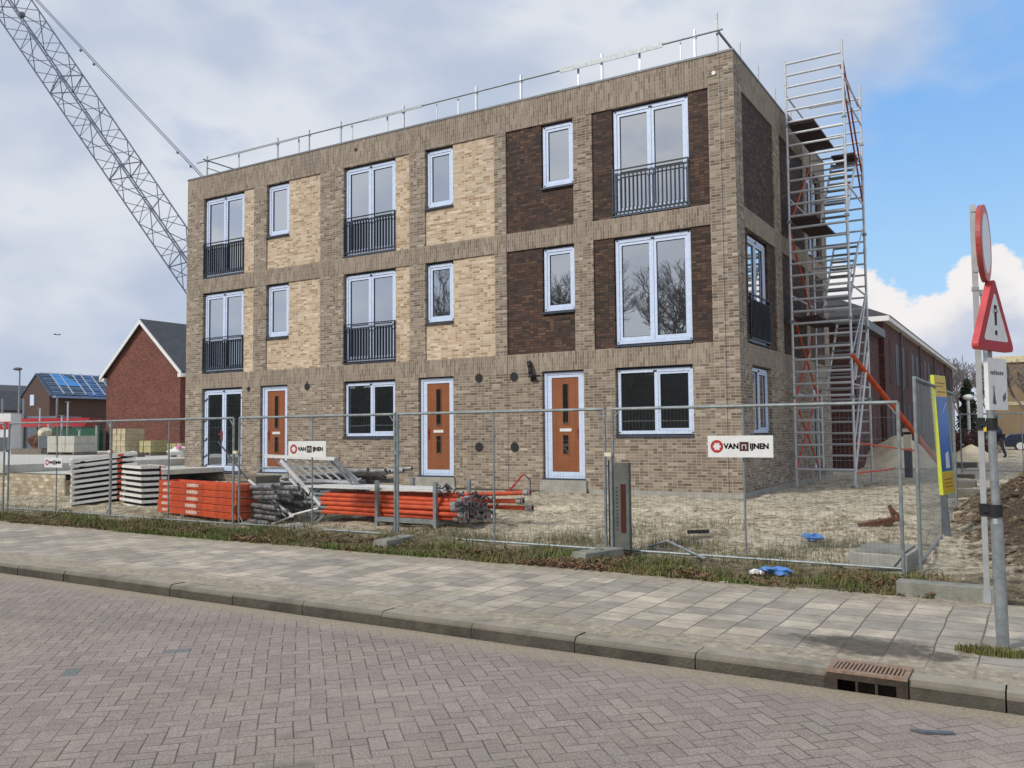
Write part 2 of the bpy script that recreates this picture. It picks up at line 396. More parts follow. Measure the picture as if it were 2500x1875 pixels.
# ------------------------------------------------------------------ ground, road, pavement, kerb
def sst(a, b, x):
    t = max(0, min(1, (x-a)/(b-a))); return t*t*(3-2*t)
def fb(x, y, s, k=4):
    v = 0; a = 1
    for i in range(k):
        v += a*noise.noise(Vector((x*s, y*s, 3.7*i))); s *= 2; a *= .5
    return v
def gz(x, y):
    if y < -8.62: return -.62
    z = -.345 + sst(-8.4, -1.2, y)*.275
    if x > -40 and y < 60 and x < 30:
        dens = 1 if y > -8.0 else .4
        z += dens*(.05*fb(x, y, .9) + .026*fb(x+9, y, 4.5, 3))
        for yr, am in ((-3.2, .05), (-4.9, .04)):
            q = y-yr-.35*math.sin(x*.35)-.12*noise.noise(Vector((x*.7, yr, 0))); z -= am*math.exp(-q*q/.035) - am*.6*(math.exp(-(q-.28)**2/.02)+math.exp(-(q+.28)**2/.02))
        d = math.hypot((x-7.0)*.95, (y+.6)*.36)
        a = fb(x, y, 1.1)
        z += (1.25 + .45*a)*sst(3.0, .6, d+.35*a)
        z += .14*sst(12, 22, y)*sst(-4, 0, x)
        z += .06*math.exp(-((x+3.3)**2+(y+6.6)**2)/.5)+.09*math.exp(-((x+5.2)**2+(y+7.0)**2)/.12)+.1*math.exp(-((x+2.9)**2+(y+7.1)**2)/.25)
        if -17.9 < x < .3 and -.3 < y < 9.5: z = min(z, -.12)
    return z
def grid(name, xs, ys, f, m, kind='structure', smooth=True):
    vs = [(x, y, f(x, y)) for y in ys for x in xs]; n = len(xs)
    fs = [(j*n+i, j*n+i+1, (j+1)*n+i+1, (j+1)*n+i) for j in range(len(ys)-1) for i in range(n-1)]
    mb = MB(); mb.add(vs, fs); o = mb.build(name, m, smooth=smooth, fixn=False)
    if kind: o['kind'] = kind
    return o
def rng(a, b, s):
    n = max(1, round((b-a)/s)); return [a+(b-a)*i/n for i in range(n)]
xs = [-900, -400, -200, -120, -80, -60] + rng(-45, -17, 1.0) + rng(-17, -8, .16) + rng(-8, 9, .085) + rng(9, 30, 1.5) + [30, 60, 120, 300, 900]
ys = [-900, -300, -100, -40, -8.66, -8.60] + rng(-8.55, -4, .085) + rng(-4, 6, .13) + rng(6, 30, .6) + rng(30, 80, 5) + [80, 150, 300, 900]
tag(grid('ground', xs, ys, gz, soil_mat()), 'sandy building site ground with stones and patches of weeds')
def road_z(x, y): return -.45 + .006*fb(x, y, .8, 2)
tag(grid('road', [-900, -200, -60] + rng(-30, 12, .5) + [12, 60, 300, 900], [-21] + rng(-19, -11.62, .3) + [-11.615], road_z, road_mat()), 'street of grey brown clinkers laid in herringbone')
def pave_z(x, y): return -.33 + .007*fb(x, y, .9, 3)
m_pave = pave_mat()
tag(grid('pavement', [-900, -200, -60] + rng(-30, 12, .3) + [12, 60, 300, 900], [-11.39] + rng(-11.2, -8.6, .25) + [-8.50], pave_z, m_pave), 'pavement of square concrete flagstones')
tag(grid('pavement', [-900, -60, 12, 900], [-30, -21.15], lambda x, y: -.33, m_pave), 'pavement on the near side of the street')
m_kerb = M('worn_shaded_kerb_concrete', rgb((92, 87, 76)), .9, 0, .3, 3.4, .7, 35, col2=rgb((66, 62, 54)))  # dirt and the front's shade are both put into this dark base colour
def _dust_and_shade():
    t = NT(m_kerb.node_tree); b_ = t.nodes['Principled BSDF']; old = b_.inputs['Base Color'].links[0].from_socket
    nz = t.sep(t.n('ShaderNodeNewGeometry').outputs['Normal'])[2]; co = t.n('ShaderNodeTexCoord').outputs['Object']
    t.put(b_.inputs['Base Color'], t.mix(t.m('MULTIPLY', t.mr(nz, .3, .95), t.mr(t.noise(co, 3, 6, .7), .3, .6, .5, 1.)), old, rgb((158, 150, 134)) + (1,)))  # upward faces get pale dust; the front keeps its painted-in shade
_dust_and_shade()
mb = MB()
def kerbstone(x0, x1, y0, y1, zt):
    c = .025
    p = [(x0, y0, -.7), (x0, y1, -.7), (x0, y1, zt), (x0, y0+c*1.2, zt), (x0, y0+.01, zt-c), (x0, y0, zt-c*1.6)]
    mb.prism(p, (x1-x0, 0, 0))
x = -60.
while x < 40:
    if not (3.2 < x < 4.3):
        x1 = x+.992
        if abs(x-2.958) < .5: x1 = 3.915
        if not (x1 > 3.93 and x < 4.43): kerbstone(x, x1, -11.60+U(-.006, .006), -11.395, -.325+U(-.006, .006))
    x += 1.0
kerbstone(2.96 if False else 3.006, 3.925, -11.60, -11.395, -.325); kerbstone(4.445, 4.99, -11.60, -11.395, -.327)
mb.box(-900, -11.6, -.7, -60, -11.4, -.325); mb.box(40, -11.6, -.7, 900, -11.4, -.325)
mb.box(-900, -21.15, -.7, 900, -20.99, -.328)
tag(mb.build('kerb', m_kerb), 'long concrete kerb between the street and the pavement', kind='structure')

# storm drain in the kerb
g = root('storm_drain', (4.185, -11.45, -.45), 'rusty cast iron gully with slotted grate set into the kerb', 'drain')
b = MB(); x0, x1 = 3.93, 4.44
b.box(x0, -11.62, -.375, x1, -11.585, -.335); b.box(x0, -11.62, -.60, x0+.07, -11.585, -.375); b.box(x1-.07, -11.62, -.60, x1, -11.585, -.375)
b.box(x0+.07, -11.62, -.62, x1-.07, -11.585, -.475)
for k in (1, 2): xx = x0+.07+(.37)*k/3; b.box(xx-.008, -11.615, -.475, xx+.008, -11.59, -.375)
b.box(x0, -11.585, -.6, x0+.03, -11.3, -.34); b.box(x1-.03, -11.585, -.6, x1, -11.3, -.34); b.box(x0+.03, -11.32, -.6, x1-.03, -11.3, -.34)
b.build('body', M('brown_cast_iron', rgb((66, 56, 48)), .85, .1, .3, 14, .4, 50), g)
b = MB(); b.box(x0, -11.62, -.334, x1, -11.57, -.316); b.box(x0, -11.36, -.334, x1, -11.30, -.316)
b.box(x0, -11.57, -.334, x0+.035, -11.36, -.316); b.box(x1-.035, -11.57, -.334, x1, -11.36, -.316)
for k in range(17):
    xx = x0+.05+k*.0256; b.box(xx-.007, -11.57, -.332, xx+.007, -11.36, -.317)
b.build('grate', m_grate, g)
b = MB(); b.box(x0+.03, -11.58, -.62, x1-.03, -11.32, -.56); b.build('sump', m_black, g)

# ------------------------------------------------------------------ the terrace building
B = root('terrace_building', (0, 0, 0), 'three storey brick terrace under construction with beige and dark brown brick panels', 'building')
fr = lambda u, d, v: (u, d, v)
sd = lambda u, d, v: (-d, u, v)
DO = .19; DP = .035
def facade(mp, u0, u1, z0, z1, panels, opens, bands, corner):
    us = sorted({u0, u1, corner} | {a for p in panels+opens for a in p[:2]}); zs = sorted({z0, z1} | {a for p in panels+opens for a in p[2:4]} | {a for q in bands for a in q})
    us = [u for u in us if u0 <= u <= u1]
    def cls(u, v):
        for o in opens:
            if o[0] < u < o[1] and o[2] < v < o[3]: return ('o', DO)
        for k, p in enumerate(panels):
            if p[0] < u < p[1] and p[2] < v < p[3]: return (k, DP)
        return ('w', 0.)
    nu, nz = len(us)-1, len(zs)-1
    cl = [[cls((us[i]+us[i+1])/2, (zs[j]+zs[j+1])/2) for j in range(nz)] for i in range(nu)]
    mbs = {'w': MB(mp)}
    for k in range(len(panels)): mbs[k] = MB(mp)
    def isband(i, j):
        v = (zs[j]+zs[j+1])/2; u = (us[i]+us[i+1])/2
        return any(a < v < b for a, b in bands) and ((u < corner) if mp is fr else (u > corner))
    for i in range(nu):
        for j in range(nz):
            k, d = cl[i][j]
            a, b_, c, e = us[i], us[i+1], zs[j], zs[j+1]
            if k != 'o':
                m_ = mbs[k]; m_.cm = 1 if k == 'w' and isband(i, j) else 0
                m_.add([(a, d, c), (b_, d, c), (b_, d, e), (a, d, e)], [(0, 1, 2, 3)])
            for (ii, jj, P, Q) in ((i+1, j, (b_, c), (b_, e)), (i, j+1, (a, e), (b_, e))):
                if ii < nu and jj < nz:
                    k2, d2 = cl[ii][jj]
                    if d != d2:
                        own = k if d < d2 else k2; m_ = mbs[own]; m_.cm = 0
                        m_.add([(P[0], d, P[1]), (Q[0], d, Q[1]), (Q[0], d2, Q[1]), (P[0], d2, P[1])], [(0, 1, 2, 3)])
            if j == 0 and k == 'o': pass
    return mbs
F3, F2, F1 = (6.183, 8.74), (3.199, 5.74), (.2, 2.756)
opens = []
for (a, b_) in ((-16.86, -15.06), (-11.03, -9.21), (-2.86, -1.03)): opens += [(a, b_, 6.227, 8.74), (a, b_, 3.258, 5.74)]
for (a, b_) in ((-14.07, -13.17), (-8.204, -7.33), (-4.73, -3.853)): opens += [(a, b_, 7.168, 8.74), (a, b_, 4.162, 5.74)]
opens += [(-16.86, -15.06, .2, 2.756), (-14.29, -13.17, .2, 2.756), (-11.03, -9.21, 1.221, 2.756), (-8.44, -7.33, .2, 2.756), (-4.76, -3.65, .2, 2.756), (-2.86, -1.03, 1.221, 2.756)]
panels = []; pm = []
for zz in (F3, F2):
    for (a, b_, mm) in ((-15.06, -14.6, 0), (-14.07, -11.91, 0), (-9.21, -8.72, 0), (-8.204, -6.06, 0), (-5.707, -3.853, 1), (-3.36, -.57, 1)):
        panels.append((a, b_, zz[0], zz[1])); pm.append(mm)
BANDS = [(2.756, 3.199), (5.74, 6.183), (8.74, 9.43)]
mbs = facade(fr, -17.63, 0., -.06, 9.43, panels, opens, BANDS, -.57)
def merge(a, b_):  # two facade sheets into one wall mesh
    vs = [b_.mp(*v) for v in b_.v]; k = len(a.v)
    a.v = [a.mp(*v) for v in a.v] + vs; a.f += [tuple(i+k for i in f) for f in b_.f]; a.mi += b_.mi; a.mp = None
so = [(.88, 2.52, 3.258, 5.70), (.903, 2.491, 1.221, 2.756), (6.95, 8.35, 6.227, 8.6), (6.95, 7.95, .2, 2.5)]
sp = [(.568, 3.17, F3[0], F3[1]), (.568, 3.17, F2[0], F2[1]), (3.811, 6.4, F3[0], F3[1]), (3.811, 6.4, F2[0], F2[1]), (6.8, 8.7, F3[0], F3[1]), (6.8, 8.7, F2[0], F2[1])]
ms = facade(sd, 0., 9.35, -.06, 9.43, sp, so, BANDS, .568)
W = mbs['w']; W2 = ms['w']; merge(W, W2)
# remaining outer walls, parapet inside and the core that closes the openings from behind
W.cm = 0
W.add([(-17.63, 0, -.06), (-17.63, 9.35, -.06), (-17.63, 9.35, 9.43), (-17.63, 0, 9.43)], [(0, 1, 2, 3)])
W.add([(-17.63, 9.35, -.06), (0, 9.35, -.06), (0, 9.35, 9.43), (-17.63, 9.35, 9.43)], [(0, 1, 2, 3)])
W.build('wall', [m_brick, m_sold], B)
for k in range(len(panels)):
    o = mbs[k].build('brick_panel', m_dark if pm[k] else m_beige, B)
    o['label'] = 'dark brown brick panel' if pm[k] else 'beige brick panel'
for k in range(len(sp)):
    o = ms[k].build('brick_panel', m_dark, B); o['label'] = 'dark brown brick panel'
b = MB(); b.box(-17.49, .20, -.3, -.20, 9.2, 8.95); b.build('inner_leaf', m_trim, B)
b = MB(); b.box(-17.48, .15, 8.96, -.15, 9.2, 9.15); b.build('flat_roof', m_slate, B)
b = MB(); t_ = .34
b.box(-17.645, -.015, 9.43, .015, t_, 9.475); b.box(-t_, t_, 9.43, .015, 9.36, 9.475); b.box(-17.645, t_, 9.43, -17.63+t_, 9.36, 9.475); b.box(-17.63+t_, 9.36-t_, 9.43, -t_, 9.36, 9.475)
b.build('parapet_cap', m_cap, B)
b = MB(); b.box(-17.6, .06, -.6, -.06, 9.3, -.062); b.build('foundation', m_conc, B)
for a, c in ((-14.36, -13.1), (-8.5, -7.28), (-4.82, -3.6)): b = MB(); b.box(a, -.05, -.3, c, .1, .195); b.build('door_step', m_conc, B)
b = MB(); b.box(-3.55, -.02, -.3, .02, .05, -.0); b.box(-.05, .05, -.3, .02, 9.3, -.0)
b.build('plinth', m_conc, B)
# movement joints and wall holes
for xx in (-.30, -5.72): b = MB(); b.box(xx, -.002, -.05, xx+.012, .02, 9.42); b.build('movement_joint', m_trim, B)
b = MB(); b.box(-.02, .29, -.05, .002, .302, 9.42); b.build('movement_joint', m_trim, B)
for (xx, zz, r) in ((-14.77, 2.68, .07), (-12.39, 2.66, .10), (-6.55, 2.67, .11), (-5.53, 2.66, .11), (-6.56, .96, .115), (-5.53, .96, .115), (-10.58, 9.18, .05)):
    b = MB(); b.tube((xx, -.012, zz), (xx, .03, zz), r, 20)
    if r == .10: b.prism([(xx-.05, -.01, zz+.05), (xx+.05, -.01, zz+.05), (xx, -.01, zz+.2)], (0, .02, 0))
    b.build('wall_duct', m_black, B)
b = MB(); b.tube((-.42, -.03, 9.02), (-.42, .02, 9.02), .045, 14); b.build('overflow_spout', m_white, B)
b = MB(); P0 = [(-5.08, -.05, 3.0), (-5.02, -.10, 2.85), (-5.0, -.12, 2.7), (-4.94, -.1, 2.6)]
b.path(P0, .055, 8); b.tube((-5.1, -.06, 3.0), (-5.04, -.08, 2.8), .04); b.tube((-5.15, -.03, 2.66), (-4.8, -.03, 2.67), .012, 6); b.tube((-5.02, -.02, 2.56), (-4.9, -.1, 2.60), .05, 8)
b.build('cable_bundle', m_black, B, smooth=True)

def window(parent, mp, u0, u1, z0, z1, style, rail=False, gm=None):
    gm = gm or m_glass
    du = u1-u0
    fm = MB(mp)   # film-wrapped frame
    d0, d1 = .09, .178; fw = .075
    def bx(a, b_, c, e, da=d0, db=d1, q=fm): q.box(a, da, c, b_, db, e)
    u0i, u1i, z0i, z1i = u0+.022, u1-.022, z0+.03, z1-.055
    bx(u0i, u0i+fw, z0i, z1i); bx(u1i-fw, u1i, z0i, z1i); bx(u0i+fw, u1i-fw, z0i, z0i+fw); bx(u0i+fw, u1i-fw, z1i-fw, z1i)
    panes = []
    iu0, iu1, iz0, iz1 = u0i+fw, u1i-fw, z0i+fw, z1i-fw
    sw = .06
    def sash(a, b_, c, e, w=sw, wb=None):
        wb = wb or w; da, db = .105, .17
        bx(a, a+w, c, e, da, db); bx(b_-w, b_, c, e, da, db); bx(a+w, b_-w, c, c+wb, da, db); bx(a+w, b_-w, e-w, e, da, db)
        panes.append((a+w, b_-w, c+wb, e-w))
    if style == 'french':
        mid = (iu0+iu1)/2
        bx(mid-.022, mid+.022, iz0, iz1, .092, .172)
        sash(iu0+.004, mid-.024, iz0+.004, iz1-.004, .062, .075); sash(mid+.024, iu1-.004, iz0+.004, iz1-.004, .062, .075)
    elif style == 'single': sash(iu0+.004, iu1-.004, iz0+.004, iz1-.004)
    elif style == 'pair':
        mid = iu0+(iu1-iu0)*.52
        bx(mid-.04, mid+.04, iz0, iz1, .092, .172); panes.append((iu0, mid-.04, iz0, iz1)); sash(mid+.044, iu1-.004, iz0+.004, iz1-.004, .045)
    w = fm.build('window', m_film, parent)
    t = MB(mp)     # dark outer border, its top strip thickened to imitate the lintel's shadow
    for a, b_, c, e in ((u0, u0+.02, z0, z1), (u1-.02, u1, z0, z1), (u0+.02, u1-.02, z0, z0+.028), (u0+.02, u1-.02, z1-.05, z1)): t.box(a, .122, c, b_, .18, e)
    t.build('outer_trim', m_trim, w)
    s_ = MB(mp); s_.box(u0-.0, -.03, z0-.045, u1, .12, z0-.002) if not rail else s_.box(u0, -.02, z0-.03, u1, .12, z0-.002)
    s_.build('sill', m_trim, w)
    for (a, b_, c, e) in panes:
        p = MB(mp); p.box(a-.004, .138, c-.004, b_+.004, .144, e+.004); p.build('pane', gm, w)
        q = MB(mp); k = .012
        for r in ((a, a+k, c, e), (b_-k, b_, c, e), (a+k, b_-k, c, c+k), (a+k, b_-k, e-k, e)): q.box(r[0], .125, r[2], r[1], .1375, r[3])
        q.build('gasket', m_black, w)
    c_ = MB(mp)    # black fixing clips at the corners and black tape marks on the film
    for (a, c) in ((u0i+.03, z1i-.04), (u1i-.06, z1i-.03), (u0i+.02, z0i+.03), (u1i-.05, z0i+.02)):
        c_.box(a, d0-.012, c, a+.035, d0-.001, c+.02)
    if style != 'single':
        mm = (iu0+iu1)/2; c_.box(mm-.03, d0-.014, z1i-.07, mm+.05, d0-.001, z1i-.035); 
    c_.build('fixing_clip', m_black, w)
    if rail:
        r_ = MB(mp); zt = z0+1.07; zb = z0+.06
        r_.box(u0+.005, -.012, zt-.022, u1-.005, .034, zt); r_.box(u0+.03, -.006, zt-.14, u1-.03, .028, zt-.118); r_.box(u0+.005, -.012, zb, u1-.005, .034, zb+.035)
        r_.box(u0+.005, -.012, zb+.035, u0+.03, .034, zt-.022); r_.box(u1-.03, -.012, zb+.035, u1-.005, .034, zt-.022)
        n = int(round((du-.06)/.098)); 
        for i in range(1, n):
            uu = u0+.0175+(du-.035)*i/n; r_.box(uu-.009, -.014, zb+.035, uu+.009, .034, zt-.118)
        r_.build('balcony_railing', m_rail, w)
    return w
for (a, b_) in ((-16.86, -15.06), (-11.03, -9.21), (-2.86, -1.03)):
    window(B, fr, a, b_, 6.227, 8.74, 'french', True)
    window(B, fr, a, b_, 3.258, 5.74, 'french', a < -5)
for (a, b_) in ((-14.07, -13.17), (-8.204, -7.33), (-4.73, -3.853)):
    window(B, fr, a, b_, 7.168, 8.74, 'single'); window(B, fr, a, b_, 4.162, 5.74, 'single')
wfd = window(B, fr, -16.86, -15.06, .2, 2.756, 'french', gm=m_glassg)
b = MB(); b.box(-16.06, .06, 1.15, -16.02, .09, 1.45); b.box(-16.16, .05, 1.33, -16.02, .065, 1.36); b.build('handle', m_redp, wfd)
for zz in (.32, .62, 1.12, 1.72, 2.35):
    b = MB(); b.obox((-16.83, .085, zz), (-16.70, .085, zz+.1), .01, .035); b.build('tape', m_black, wfd)
    b = MB(); b.obox((-15.2, .085, zz+.1), (-15.08, .085, zz+.04), .01, .03); b.build('tape', m_black, wfd)
window(B, fr, -11.03, -9.21, 1.221, 2.756, 'pair', gm=m_glassg); window(B, fr, -2.86, -1.03, 1.221, 2.756, 'pair', gm=m_glassg)
window(B, sd, .88, 2.52, 3.258, 5.70, 'french', True); window(B, sd, .903, 2.491, 1.221, 2.756, 'pair')
window(B, sd, 6.95, 8.35, 6.227, 8.6, 'french'); 
def door(mp, u0, u1, z0, z1, hs):
    fm = MB(mp); wl = .185 if hs else .11; l0, l1 = u0+.02+.19, u1-.02-.17; lz0, lz1 = z0+.18, z1-.16
    fm.box(u0+.02, .08, z0+.03, u0+.09, .175, z1-.035); fm.box(u0+.09, .10, z0+.03, l0, .175, z1-.035)
    fm.box(l1, .10, z0+.03, u1-.02, .175, z1-.035); fm.box(l0, .10, z0+.03, l1, .175, lz0); fm.box(l0, .10, lz1, l1, .175, z1-.035)
    fm.box(u0+.09, .085, z1-.09, u1-.02, .10, z1-.035)
    w = fm.build('door', m_film, B)
    t = MB(mp)
    for a, b_, c, e in ((u0, u0+.018, z0, z1), (u1-.018, u1, z0, z1), (u0+.018, u1-.018, z1-.033, z1)): t.box(a, .122, c, b_, .18, e)
    t.box(u0-.01, -.035, z0-.03, u1+.01, .1, z0+.028); t.build('outer_trim', m_trim, w)
    lf = MB(mp); lf.box(l0+.004, .12, lz0+.004, l1-.004, .17, lz1-.004)
    for k in range(1, 7):
        uu = l0+(l1-l0)*k/7; lf.box(uu-.004, .1165, lz0+.02, uu+.004, .1195, lz1-.02) if k in (1, 6) else lf.box(uu-.002, .1175, lz0+.02, uu+.002, .1195, lz0+.4)
    lf.build('door_leaf', m_door, w)
    cx = (l0+l1)/2
    for (c, e) in ((lz0+1.13, lz0+2.06), (lz0+.42, lz0+.86)):
        g_ = MB(mp); g_.box(cx-.07, .114, c, cx+.07, .1195, e); g_.build('door_glass', m_glassg, w)
        g_ = MB(mp); [g_.box(*q_) for q_ in ((cx-.09, .108, c-.02, cx-.07, .1195, e+.02), (cx+.07, .108, c-.02, cx+.09, .1195, e+.02), (cx-.07, .108, c-.02, cx+.07, .1195, c), (cx-.07, .108, e, cx+.07, .1195, e+.02))]; g_.build('glass_bead', m_door, w)
    g_ = MB(mp); g_.box(cx-.155, .102, lz0+.945, cx+.155, .1195, lz0+1.015); g_.build('letter_plate', m_white, w)
    hx = l0+.035 if hs == 0 else l1-.035
    g_ = MB(mp); g_.box(hx-.02, .095, lz0+.78, hx+.02, .1195, lz0+1.05); g_.box(hx-.02 if hs else hx-.01, .065, lz0+.95, hx+.01 if hs == 0 else hx+.02, .095, lz0+.98)
    g_.build('handle', m_redp, w)
door(fr, -14.29, -13.17, .2, 2.756, 0); door(fr, -8.44, -7.33, .2, 2.756, 0); door(fr, -4.76, -3.65, .2, 2.756, 1); window(B, sd, 6.95, 7.95, .2, 2.5, 'single', gm=m_glassg)

# roof edge protection
G = root('roof_guardrail', (-8, .5, 9.15), 'galvanised edge protection with thin posts along the flat roof of the brick terrace', 'guardrail')
PX = [-17.35, -14.15, -12.85, -11.6, -9.30, -6.9, -5.55, -3.3, -1.0]
for xx in PX:
    b = MB(); b.obox((xx, .5, 9.15), (xx, .5, 10.33), .045, .05, (0, 1, 0)); b.box(xx-.035, .46, 10.14, xx+.035, .55, 10.2); b.build('post', m_alu, G)
for xx in (-15.9, -13.3, -9.9, -8.2, -3.95, -1.35, -2.35, -7.5, -11.2):
    b = MB(); b.obox((xx, .54, 9.15), (xx, .54, 10.15), .02 if xx in (-1.35, -8.2) else .05, .02, (0, 1, 0)); b.build('strut', m_alu, G)
b = MB(); b.tube((-17.8, .47, 10.17), (-.35, .47, 10.17), .022, 8); b.build('top_rail', m_galv, G)
for a, c, h in ((-16.4, -13.2, .06), (-10.5, -8.6, .07), (-4.4, -1.75, .12)):
    b = MB(); b.box(a, .425, 10.15-h/2, c, .445, 10.15+h/2); b.build('toe_board', m_galv, G)
b = MB(); b.tube((-17.3, .3, 10.17), (-17.3, 9, 10.17), .022); b.tube((-17.35, .5, 9.95), (-16.3, 1.2, 9.5), .015); b.build('end_rail', m_galvd, G)
b = MB(); b.tube((-.55, .7, 10.3), (-.55, 9, 10.3), .03); b.build('side_rail', m_galvd, G)
for yy in (.55, 2.3, 3.9, 5.6, 7.4):
    b = MB(); b.obox((-.5, yy, 9.15), (-.5, yy, 10.62), .04, .04, (0, 1, 0)); b.build('post', m_galv, G)

# ------------------------------------------------------------------ scaffold tower
T = root('scaffold_tower', (.85, 5.2, -.1), 'tall aluminium scaffold tower with stairs beside the brick terrace', 'scaffold')
XA, XB, YA, YB = .16, 1.53, 3.98, 6.47
for (xx, yy, zt, nm) in ((XA, YA, 10.63, 0), (XB, YA, 10.86, 0), (XB, YB, 10.53, 0), (XA+.04, YB, 9.75, 0)):
    b = MB(); b.tube((xx, yy, -.02), (xx, yy, zt), .032, 10); 
    z = 2.05
    while z < zt: b.tube((xx, yy, z-.06), (xx, yy, z+.06), .042, 10); z += 2.0
    b.tube((xx, yy, -.08), (xx, yy, -.01), .05, 10); b.build('leg', m_alu, T)
z = .34; k = 0
while z < 10.6:
    wide = z > 1.95 or k == 0
    b = MB(); b.tube((XA, YA, z), (XB if wide else .81, YA, z), .030 if k else .034, 8); b.build('rung', m_alu, T); 
    if z < 10.4 and k:
        b = MB(); b.tube((XA+.04, YB, z-.03), (XB, YB, z-.03), .027, 8); b.build('rung', m_alu, T)
    z += .30; k += 1
b = MB(); b.tube((.81, YA, .34), (.81, YA, 2.15), .024); b.build('ladder_leg', m_alu, T)
for zt in (9.02, 6.61, 4.13):
    b = MB(); b.box(XA+.02, YA+.02, zt-.05, XA+.66, YB-.02, zt); b.box(XA+.02, YA+.02, zt, XA+.05, YB-.02, zt+.12); b.build('deck', m_deck, T)
b = MB(); b.box(XA+.75, YB-.9, 8.45, XB-.05, YB-.1, 8.5); b.build('landing', m_deck, T)
for zg in (2.2, 4.65, 7.1, 9.3, 9.75):
    b = MB(); b.tube((XA, YA, zg), (XA, YB, zg), .024); b.build('guard_rail', m_alu, T)
    b = MB(); b.tube((XB, YA, zg+.2), (XB, YB, zg+.2), .024); b.build('guard_rail', m_alu, T)
for zg in (2.1, 4.0, 6.5, 8.95):
    for xx, yy in ((XA, YA), (XB, YA), (XB, YB)):
        b = MB(); b.box(xx-.05, yy-.05, zg-.03, xx+.05, yy+.05, zg+.03); b.build('coupler', m_galvd, T)
zz = [(-.02, .9), (2.0, 3.9), (3.9, 5.83), (5.83, 8.1), (8.0, 9.9)]
for (a, c) in ((2.18, 4.08), (4.27, 6.22), (6.5, 8.45)):
    b = MB()
    for xx in (XB-.70, XB-.10): b.obox((xx, YA+.45, a), (xx, YB-.35, c), .03, .09)
    b.build('stair_stringer', m_alu, T)
    for i in range(9):
        t = (i+.5)/9; y_ = YA+.45+(YB-YA-.8)*t; z_ = a+(c-a)*t
        b = MB(); b.box(XB-.68, y_-.09, z_-.014, XB-.12, y_+.09, z_+.014); b.build('stair_tread', m_galvd, T)
for (a, c, xx, f) in ((.28, 2.05, XA, 0), (2.05, 4.0, XA, 1), (4.1, 6.2, XA, 0), (6.5, 8.6, XA, 1), (.38, 2.25, XA, 1), (2.3, 4.2, XA, 0)):
    b = MB(); p = (xx+.03, YA if f else YB, a); q = (xx+.03, YB if f else YA, c); b.tube(p, q, .024); b.build('diagonal_brace', m_orange2, T)
for p, q in (((XB-.02, YA, 10.6), (XB-.02, YB, 8.2)), ((XB-.05, YA, 10.2), (XB-.05, YB, 10.0)), ((XB-.02, YA, 10.0), (XB-.02, YB, 7.4))):
    b = MB(); b.tube(p, q, .022); b.build('diagonal_brace', m_redp, T)
for zz_ in (2.9, 4.75, 6.8): 
    b = MB(); b.tube((XB-.04, YA, zz_), (XB-.04, YB, zz_+1.9), .018); b.build('handrail', m_alu, T)
b = MB(); b.tube((.0, YA+.1, 7.2), (XA, YA, 7.2), .02); b.build('wall_tie', m_alu, T)
for p, q in (((XB+.02, YA-.05, 3.1), (3.30, 7.35, .03)), ((XB+.06, YA+.4, 2.88), (3.25, 7.65, .07))):
    b = MB(); b.tube(p, q, .05); b.tube(Vector(p).lerp(Vector(q), .45), q, .062); b.build('outrigger', m_orange, T)
b = MB(); b.tube((XB, YA, .27), (XB+.5, YB, .27), .025); b.tube((XB, YA, 1.0), (XB+1.1, YA+2.2, .75), .02); b.build('lower_brace', m_orange2, T)
b = MB(); b.tube((XB+.3, YA+.46, 3.2), (XB-.02, YA-.08, -.02), .03); b.tube((XB+.23, YA+.84, 3.7), (XB-.0, YA+.0, .92), .024); b.tube((XB+.28, YA+.65, 4.73), (XB+.05, YA+.1, 2.5), .022); b.build('outrigger_leg', m_alu, T)

# ------------------------------------------------------------------ fence
m_wire = M('fence_wire', rgb((128, 136, 138)), .5, .5, .1)
FY = -7.15
def fence_panel(length, z0=-.27, z1=1.62):
    """panel along +x from the origin, height from z0 to z1 (local z = world)"""
    r = root('construction_fence', (0, 0, 0), 'x', 'fence panel', 'mesh fence panels along the building site')
    b = MB(); b.tube((.04, 0, z0-.08), (.04, 0, z1), .021, 10); b.tube((length-.04, 0, z0-.08), (length-.04, 0, z1), .021, 10)
    b.tube((.04, 0, z1), (length-.04, 0, z1), .021, 10); b.tube((.04, 0, z0), (length-.04, 0, z0), .017, 8)
    for s_, xx in ((1, .04), (-1, length-.04)):
        b.tube((xx, 0, z1-.16), (xx+s_*.12, 0, z1), .009, 6); b.tube((xx, 0, z0+.16), (xx+s_*.12, 0, z0), .009, 6)
    b.build('frame', m_galvd, r, smooth=False)
    b = MB(); b.tube((length/2, 0, z0), (length/2, 0, z1), .014, 8); b.build('middle_post', m_galvd, r)
    b = MB(); n = int(length/.05)
    for i in range(1, n):
        xx = .04+(length-.08)*i/n; b.add([(xx-.0009, 0, z0), (xx+.0009, 0, z0), (xx+.0009, 0, z1), (xx-.0009, 0, z1)], [(0, 1, 2, 3)]); 
        b.add([(xx, -.0012, z0), (xx, .0012, z0), (xx, .0012, z1), (xx, -.0012, z1)], [(0, 1, 2, 3)])
    zz = z0+.22
    while zz < z1-.1:
        b.tube((.04, 0, zz), (length-.04, 0, zz), .0014, 4, caps=False); zz += .25
    b.build('wire_mesh', m_wire, r, fixn=False)
    return r
FJ = [-18.2, -14.57, -10.75, -7.07, -3.41, .26, 3.93]
FL = ['leftmost mesh fence panel, in front of the low sand lime brick wall', 'mesh fence panel in front of the white platform stack', 'mesh fence panel in front of the orange guard panels', 'mesh fence panel carrying the small white company sign', 'mesh fence panel in front of the middle and right front doors', 'mesh fence panel carrying the large white company sign']
for i in range(6):
    p = fence_panel(FJ[i+1]-FJ[i]-.015); p.location = (FJ[i]+.007, FY+(.03 if i % 2 else -.02), 0); p['label'] = FL[i]
